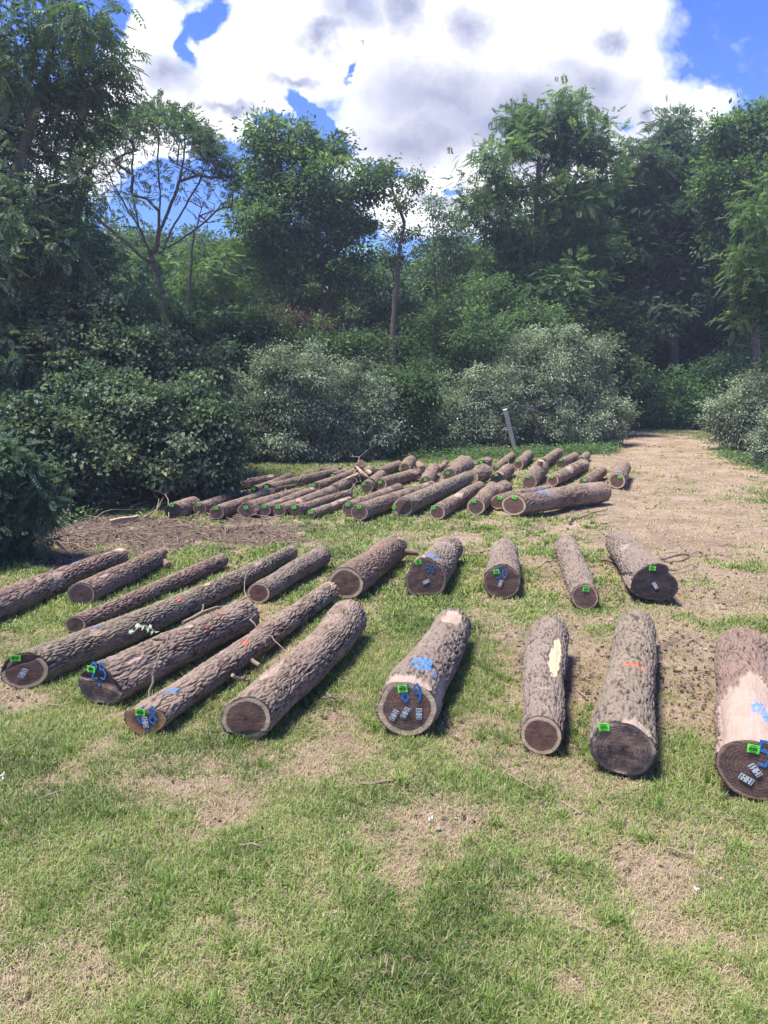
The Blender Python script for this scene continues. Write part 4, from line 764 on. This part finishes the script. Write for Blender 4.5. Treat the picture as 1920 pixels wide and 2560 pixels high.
bush('olive_bush', 'largest silver bush, round topped, behind the leaning post and beside the track', 33, [(1180,800,80,50),(1240,820,80,60),(1290,880,54,50),(1160,860,80,50),(1220,900,90,50),(1310,930,40,34),(1260,945,70,24),(1120,840,50,50),(1130,770,24,30),(1250,765,30,26)], 'simple', 'olive', 2.6, 64, .13, .32, 9, leaf_aspect=.4)
bush('olive_bush', 'loose grey bush right of the dirt track, mid distance', 30, [(1610,885,55,36),(1645,862,40,34),(1565,915,32,20),(1615,930,44,16)], 'simple', 'olive', 2.2, 44, .12, .3, 10, leaf_aspect=.4)
bush('olive_bush', 'pale silvery bush cut by the right edge of the photo', 24, [(1680,925,32,32),(1690,970,36,30),(1665,1000,18,12)], 'simple', 'olive', 3.2, 56, .10, .24, 11, leaf_aspect=.4)
# undergrowth between bushes and trees
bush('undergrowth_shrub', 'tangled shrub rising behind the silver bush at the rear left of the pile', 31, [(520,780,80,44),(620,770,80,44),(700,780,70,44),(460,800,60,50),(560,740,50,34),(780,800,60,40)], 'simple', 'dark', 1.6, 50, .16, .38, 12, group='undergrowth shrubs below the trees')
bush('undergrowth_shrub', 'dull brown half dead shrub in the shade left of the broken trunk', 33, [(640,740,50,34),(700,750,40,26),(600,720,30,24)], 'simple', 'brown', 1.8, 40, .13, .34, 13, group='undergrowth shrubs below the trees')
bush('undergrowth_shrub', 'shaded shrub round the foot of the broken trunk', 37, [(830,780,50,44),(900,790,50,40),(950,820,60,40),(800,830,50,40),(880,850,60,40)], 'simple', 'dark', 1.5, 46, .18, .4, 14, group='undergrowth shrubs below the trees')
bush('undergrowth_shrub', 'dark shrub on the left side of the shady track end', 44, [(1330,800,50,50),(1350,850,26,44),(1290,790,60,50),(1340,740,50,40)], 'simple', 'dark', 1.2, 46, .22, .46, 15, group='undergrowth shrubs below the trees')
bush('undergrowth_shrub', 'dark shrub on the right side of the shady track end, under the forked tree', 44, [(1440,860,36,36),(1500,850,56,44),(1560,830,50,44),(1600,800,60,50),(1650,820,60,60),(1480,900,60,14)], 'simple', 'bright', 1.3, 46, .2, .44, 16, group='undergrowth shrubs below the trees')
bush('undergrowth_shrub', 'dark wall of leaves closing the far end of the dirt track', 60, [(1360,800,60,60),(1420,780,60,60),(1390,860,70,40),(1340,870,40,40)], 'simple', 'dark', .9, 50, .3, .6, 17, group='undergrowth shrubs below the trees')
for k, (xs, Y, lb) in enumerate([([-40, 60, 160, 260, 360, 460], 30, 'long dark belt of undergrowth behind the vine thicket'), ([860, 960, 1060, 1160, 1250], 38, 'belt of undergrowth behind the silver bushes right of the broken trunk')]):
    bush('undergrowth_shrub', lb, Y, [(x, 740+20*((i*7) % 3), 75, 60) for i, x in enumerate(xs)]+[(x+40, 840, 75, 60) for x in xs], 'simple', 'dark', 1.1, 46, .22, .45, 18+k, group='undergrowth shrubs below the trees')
# weeds along the foot of the bushes
r = np.random.default_rng(9); n = 900; px_ = np.concatenate([r.uniform(820, 1330, 620), r.uniform(20, 560, 200), r.uniform(1560, 1680, 80)])
Yb = np.interp(px_, [20, 300, 560, 820, 1100, 1330, 1560, 1680], [14.5, 17, 22.5, 27.2, 27.6, 29.5, 28, 23])+r.normal(size=n)*.55
bx_ = (px_-829.5)/FP*Yb; hh = .06+.34*r.random(n)**2; nl = 26; idx = np.repeat(np.arange(n), nl); m = len(idx)
Q = np.stack([bx_[idx]+r.normal(size=m)*.16, Yb[idx]+r.normal(size=m)*.16, .02+hh[idx]*r.random(m)], 1)
V = leaves(Q, r.normal(size=(m, 3))*np.array([1, 1, .5]), np.tile([0, 0, 1.], (m, 1))+.4*r.normal(size=(m, 3)), .05+.07*r.random(m), .04+.03*r.random(m))
tag(mk('weeds', V, np.arange(m*4).reshape(-1, 4), LM['mid'], attrs={'rnd': np.repeat(np.clip(.5+.2*r.normal(size=m), 0, 1), 4)}), 'low green weeds along the foot of the bushes behind the logs', 'weeds', kind='stuff')

# far off mass of leaves closing the horizon between the trunks
r = np.random.default_rng(12); n = 60000; Y = 70+14*r.random(n); X = (r.random(n)*2-1)*Y*.75; hh = (9+2.5*fbm(X*.12, Y*.12, 3, 3))*r.random(n)**.8
V = leaves(np.stack([X, Y, hh], 1), r.normal(size=(n, 3)), r.normal(size=(n, 3))+np.array([0, 0, .6]), .9*(.5+r.random(n)), .6*(.5+r.random(n)))
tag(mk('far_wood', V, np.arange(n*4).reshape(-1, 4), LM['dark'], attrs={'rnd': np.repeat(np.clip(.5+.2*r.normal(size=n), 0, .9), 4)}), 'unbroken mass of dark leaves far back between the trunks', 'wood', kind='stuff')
print('LEAF FACES', NFACE[0])
# ------------------------------------------------------------ leaning posts, sticks and small things
def plank(name, a, b, w_, t_, mat, label, cat, group=None):
    a = np.array(a); b = np.array(b); d = b-a; ln = np.linalg.norm(d); d /= ln; s = np.cross(d, [0, -1, 0.]); s /= np.linalg.norm(s); u = np.cross(s, d)
    V = []; n = 9
    for k in range(n):
        c = a+d*ln*k/(n-1)+.004*rng.normal(size=3)
        for p, q in ((-1, -1), (-.8, 1), (.8, 1), (1, -1)): V.append(c-a+s*p*w_/2*(1+.05*rng.normal())+u*q*t_/2)
    i = np.arange(n*4).reshape(n, 4); j = np.roll(i, -1, 1); F = [np.stack([i[:-1], j[:-1], j[1:], i[1:]], -1).reshape(-1, 4), i[0][::-1][None], i[-1][None]]
    o = mk(name, np.array(V), [np.concatenate([F[0], F[1], F[2]])], mat); o.location = tuple(a); return tag(o, label, cat, group)
WPOST = simple('weathered_wood', (.52, .47, .43), .85, .2, 22); DPOST = simple('old_brown_wood', (.15, .105, .085), .85, .2, 22); TEAL = simple('faded_green_plastic', (.03, .20, .17), .5, .4, 20)
pt = np.array(atz(1112, 972, 0)); Yp = pt[1]; top = atY(1091, 884, Yp-.5)
plank('leaning_post', pt, top, .17, .12, WPOST, 'weathered grey wooden post leaning left in front of the bushes', 'post')
def bitmesh(c, rx, n, seed, mat, name, label, cat):
    r = np.random.default_rng(seed); P = r.normal(size=(n, 3))*np.array([rx, rx*.5, rx*.45])*.7; V = leaves(P, r.normal(size=(n, 3)), r.normal(size=(n, 3)), .06, .045); o = mk(name, V, np.arange(n*4).reshape(-1, 4), mat); o.location = tuple(c); return tag(o, label, cat)
bitmesh(atY(1091, 879, Yp-.4), .09, 40, 1, TEAL, 'plastic_scrap', 'torn scrap of teal green plastic caught on top of the leaning grey post', 'plastic scrap')
bitmesh(atY(1143, 885, Yp+.1), .09, 40, 2, TEAL, 'plastic_scrap', 'torn scrap of teal green plastic where the two brown boards meet', 'plastic scrap')
plank('old_board', atz(1203, 960, 0)+np.array([-.3, -.6, 0]), atY(1143, 886, Yp+.1), .11, .06, DPOST, 'steeper of two brown boards leaning left in front of the largest silver bush', 'board')
plank('old_board', atz(1235, 945, 0)+np.array([-.1, -1.6, .35]), atY(1146, 884, Yp+.25), .11, .06, DPOST, 'flatter of two brown boards leaning left in front of the largest silver bush', 'board')
plank('old_board', atY(1150, 880, Yp+.2), atY(1100, 874, Yp+.1), .06, .05, DPOST, 'short grey rail linking the post top to the leaning boards', 'board')
def stick(p0, p1, r0, label, group=None, twigs=0, mat=None, amp=.25, sag=0, name='stick', cat='stick', r1=None, n=9):
    p0 = np.array(p0, float); p1 = np.array(p1, float); P = wob(p0, p1, n, amp, sag); rad = np.linspace(r0, r0*.4 if r1 is None else r1, n); parts = [tube(P-p0, rad, 8, True, .05)]
    o = mk(name, *merge(parts), mat or STICK, smooth=False); o.location = tuple(p0); tag(o, label, cat, group)
    for k in range(twigs):
        i = rng.integers(2, n-1); q = P[i]-p0; d = (P[-1]-P[0])*(.15+.2*rng.random()); d = d+rng.normal(size=3)*np.linalg.norm(d)*.5; d[2] = abs(d[2])*.6
        T_ = wob(q, q+d, 6, .3); V, F = tube(T_, np.linspace(rad[i]*.6, rad[i]*.2, 6), 6); mk('twig', V, F, mat or STICK, o)
    return o
def gs(x0, y0, x1, y1, r0, label, lift=.03, **k): return stick(atz(x0, y0, lift), atz(x1, y1, lift), r0, label, **k)
LG = dict(group='loose sticks on the ground')
gs(1232, 1128, 1312, 1100, .035, 'knobbly broken stick in front of the big sideways log', lift=.05, **LG)
gs(1270, 1137, 1325, 1128, .02, 'shorter stick beside the knobbly one on the dirt', **LG)
gs(1425, 1207, 1505, 1190, .028, 'long splintered stick right of the black ended log', lift=.04, twigs=2, **LG)
gs(1398, 1245, 1508, 1226, .018, 'thin stick with a dark broken tip right of the black ended log', twigs=1, **LG)
gs(1297, 1208, 1340, 1214, .03, 'brown split branch between the slim log and the black ended one', lift=.04, mat=DPOST, **LG)
gs(1165, 1225, 1210, 1205, .014, 'curled thin branch at the left side of the slim middle row log', lift=.06, twigs=4, **LG)
gs(1300, 1148, 1322, 1160, .025, 'stub of branch leaning on the back end of the black ended log', lift=.22, **LG)
gs(1205, 1342, 1250, 1290, .008, 'thin curved twig from the slim log to the scarred one', lift=.05, amp=.5, **LG)
gs(1290, 1265, 1345, 1292, .008, 'thin twig left of the black log end', lift=.05, amp=.4, **LG)
gs(1380, 1565, 1440, 1575, .02, 'dark bark strip on the dirt between the two rightmost front logs', lift=.02, mat=DPOST, **LG)
gs(1230, 2000, 1300, 2015, .006, 'thin pale stick on the worn patch at the lower right', lift=.02, **LG)
gs(1440, 1830, 1500, 1845, .008, 'small stick at the edge of the worn dirt patch', lift=.02, **LG)
gs(850, 1223, 895, 1210, .012, 'fine twig left of the triangular faced log', lift=.03, **LG)
gs(1255, 962, 1290, 930, .012, 'peeled pale stick leaning on a back row log', lift=.05, mat=PALEW, **LG)
stick(atz(322, 1510, .05), atz(365, 1370, .55), .014, 'thin crooked branch leaning on the thick split log', amp=.25, twigs=1, **LG)
stick(atz(540, 1338, .50), atz(625, 1420, .35), .007, 'pale thin branch lying across the long slim log', amp=.3, twigs=2, **LG)
stick(atz(502, 1458, .40), atz(535, 1480, .18), .016, 'short dark broken branch between the slim log and the thick one', amp=.3, **LG)
stick(atz(700, 1505, .50), atz(742, 1560-60, .06), .007, 'hanging vine stem over the thick untagged log', amp=.3, **LG)
stick(atz(395, 1345, .10), atz(560, 1275, .10), .022, 'grey dead branch lying along the underside of the longest log', amp=.2, twigs=2, **LG)
BG_ = dict(group='branches of the brush pile at the left')
for (a, b, l0, l1, rr, lb) in [((150,1125),(205,1065),.05,.9,.022,'upright forked branch rising from the brush pile'),((125,1128),(237,1072),.05,.7,.02,'long pale branch slanting up to the right over the brush pile'),
     ((110,1135),(160,1108),.03,.3,.018,'pale short branch at the left foot of the brush pile'),((170,1118),(290,1100),.05,.2,.012,'low thin branch lying flat in the brush pile'),((200,1123),(330,1090),.04,.25,.012,'slightly raised thin branch in front of the thin sawn log'),
     ((330,1115),(410,1052),.05,.9,.012,'bare arched twig near the left end of the far pile'),((365,1118),(400,1065),.05,.8,.010,'pale curved twig standing next to the arched one'),((312,1118),(345,1090),.04,.4,.014,'short bare twig right of the thin sawn log'),
     ((20,1190),(60,1170),.05,.3,.014,'twisted root like branch under the left edge bush'),((60,1205),(30,1165),.03,.35,.012,'bent dark branch low at the left edge'),((150,1175),(300,1150),.03,.05,.012,'half buried branch on the churned dark soil'),((240,1185),(120,1160),.03,.05,.010,'thin root lying across the churned dark soil')]:
    stick(atz(*a, l0), atz(*b, l0)+np.array([0, .5, l1]), rr, lb, twigs=3, amp=.3, **BG_)
tag(plank('split_slab', atz(238, 1128, .04), atz(298, 1118, .06), .10, .07, PALEW, 'split slab of wood with pale top lying before the brush pile', 'wood slab'))
plank('split_slab', atz(748, 1036, .25), atz(792, 1020, .25), .09, .05, PALEW, 'long pale splintered slab at the back of the far pile', 'wood slab')
def chip(name, c, s, label, cat, mat, seed):
    r = np.random.default_rng(seed); n = 5; parts = []
    for k in range(n):
        q = r.normal(size=3)*s*.25; V, F = boxm(-s*.5, s*.5, -s*.14, s*.14, -s*.08, s*.08); a = r.random()*3.1; b = r.normal()*.5; ca, sa, cb, sb = math.cos(a), math.sin(a), math.cos(b), math.sin(b)
        V = V*(1+.3*r.normal(size=V.shape)); V = np.stack([V[:, 0]*cb+V[:, 2]*sb, V[:, 1], V[:, 2]*cb-V[:, 0]*sb], 1); V = np.stack([V[:, 0]*ca-V[:, 1]*sa, V[:, 0]*sa+V[:, 1]*ca, V[:, 2]], 1); parts.append((V+q, F))
    o = mk(name, *merge(parts), mat); o.location = tuple(c); return tag(o, label, cat)
chip('wood_splinters', atz(787, 1020, .45), .22, 'pale torn wood splinters sticking up at the back of the far pile', 'splinters', PALEW, 3)
WHT = simple('white_flake', (.75, .76, .74), .6)
chip('paper_scrap', atz(8, 1675, .02), .03, 'white scrap in the grass at the left edge', 'scrap', WHT, 4)
chip('paper_scrap', atz(928, 1768, .02), .024, 'small white leaf like scrap in the grass below the big three plate log', 'scrap', WHT, 5)
chip('paper_scrap', atz(1503, 1920, .02), .02, 'tiny white scrap on the worn patch at the lower right', 'scrap', WHT, 6)
# pale leaf sprig on the longest log
r = np.random.default_rng(31); t_ = np.linspace(0, 1, 12); stp = np.stack([-.1+.22*t_, -.02+0*t_, .08*np.sin(t_*3)], 1); P = np.repeat(stp, 1, 0); Vl = leaves(P, r.normal(size=(12, 3))*np.array([1, .5, 1]), np.tile([-.3, -.6, .6], (12, 1)), .05, .035)
V, F = merge([tube(stp, .003, 5), (Vl, np.arange(48).reshape(-1, 4))])
o = mk('leafy_sprig', V, F, LM['olive'], attrs={'rnd': np.full(len(V), .85)}); o.location = tuple(atz(310, 1368, .42)); tag(o, 'sprig of pale silvery leaves hanging on the side of the longest log', 'sprig')

# ------------------------------------------------------------ air
V, F = boxm(-95, 95, -6, 100, -1.2, 40)
hm = bpy.data.materials.new('haze'); hm.use_nodes = True; hn = hm.node_tree.nodes; hl = hm.node_tree.links; hn.clear()
pv = hn.new('ShaderNodeVolumePrincipled'); pv.inputs['Color'].default_value = (.72, .82, 1, 1); pv.inputs['Density'].default_value = HAZE; pv.inputs['Anisotropy'].default_value = .3
ho = hn.new('ShaderNodeOutputMaterial'); hl.new(pv.outputs[0], ho.inputs['Volume'])
if HAZE > 0: tag(mk('haze', V, F, hm), 'thin bluish summer haze between the camera and the wood', 'haze', kind='stuff')

# ------------------------------------------------------------ twig litter and bark crumbs (too many to count)
r = np.random.default_rng(71); parts = []
while len(parts) < 520:
    if r.random() < .6: x, y = r.uniform(-8, 1), r.uniform(11, 17)
    else: x, y = r.uniform(-3, 7), r.uniform(4, 20)
    g, m = gmask(np.array([x]), np.array([y]))
    if r.random() > .10+m[0]*.9+(1-g[0])*.12: continue
    a_ = r.random()*3.14; l_ = r.uniform(.08, .5)*(1+.5*(m[0] > .4)); z = float(gz(np.array([x]), np.array([y]), m)[0]); p0 = np.array([x, y, z+.012]); p1 = p0+np.array([math.cos(a_)*l_, math.sin(a_)*l_, r.uniform(0, .05)])
    parts.append(tube(wob(p0, p1, 5, .5), np.linspace(.006, .003, 5)*(1+r.random()), 4, False))
tag(mk('twig_litter', *merge(parts), STICK), 'many small twigs scattered on the churned soil and between the logs', 'twigs', kind='stuff')
Vs = []; Rs = []
for P0_, P1_, r0, r1 in LOGS:
    if P0_[1] > 13: continue
    n = 420; t = r.random(n); c_ = P0_[None]*(1-t[:, None])+P1_[None]*t[:, None]; dv = P1_-P0_; nv = np.array([-dv[1], dv[0], 0])/np.hypot(dv[0], dv[1]); sg = np.where(r.random(n) < .5, -1, 1)
    off = (r0*(1-t)+r1*t)*.75+abs(r.normal(size=n))*.16; q = c_+nv[None]*(sg*off)[:, None]; q[:, 2] = gz(q[:, 0], q[:, 1])+.022; s_ = .006+.02*r.random(n)**3
    U = r.normal(size=(n, 3))*np.array([1, 1, .4]); U /= np.linalg.norm(U, axis=1)[:, None]; W_ = np.cross(U, r.normal(size=(n, 3))*.3+np.array([0, 0, 1.])); Vs.append(np.stack([q-U*s_[:, None], q-W_*s_[:, None]*.6, q+U*s_[:, None], q+W_*s_[:, None]*.6], 1).reshape(-1, 3)); Rs.append(np.repeat(r.random(n), 4))
V = np.concatenate(Vs); tag(mk('bark_crumbs', V, np.arange(len(V)).reshape(-1, 4), LITM.m, attrs={'rnd': np.concatenate(Rs)*.94}), 'crumbs of bark fallen in the grass beside the front logs', 'bark crumbs', kind='stuff')
PL = dict(group='branches lying on and around the far pile')
for a2, b2, l0, l1, rr, lb in [((775,1030),(762,1008),.25,.35,.02,'short dark branch sticking up at the back of the far pile'),((640,1035),(700,1020),.3,.1,.02,'thin branch lying along the rearmost far logs'),((905,1030),(940,1012),.3,.15,.012,'arched bare twig left of the blue patch log'),((1095,1015),(1080,1000),.3,.2,.010,'thin twigs sprouting behind the upright stub log'),
    ((780,1075),(760,1055),.35,.25,.010,'bare twig crossing the round faced pair in the pile'),((560,1060),(640,1050),.25,.05,.014,'grey branch across the left rear logs'),((980,1045),(1040,1030),.2,.1,.012,'pale bent twig over the long split face log'),((430,1105),(400,1118),.1,.02,.014,'root like stick below the left front logs')]:
    stick(atz(*a2, l0), atz(*b2, l0)+np.array([0, 0, l1]), rr, lb, twigs=3, amp=.4, **PL)
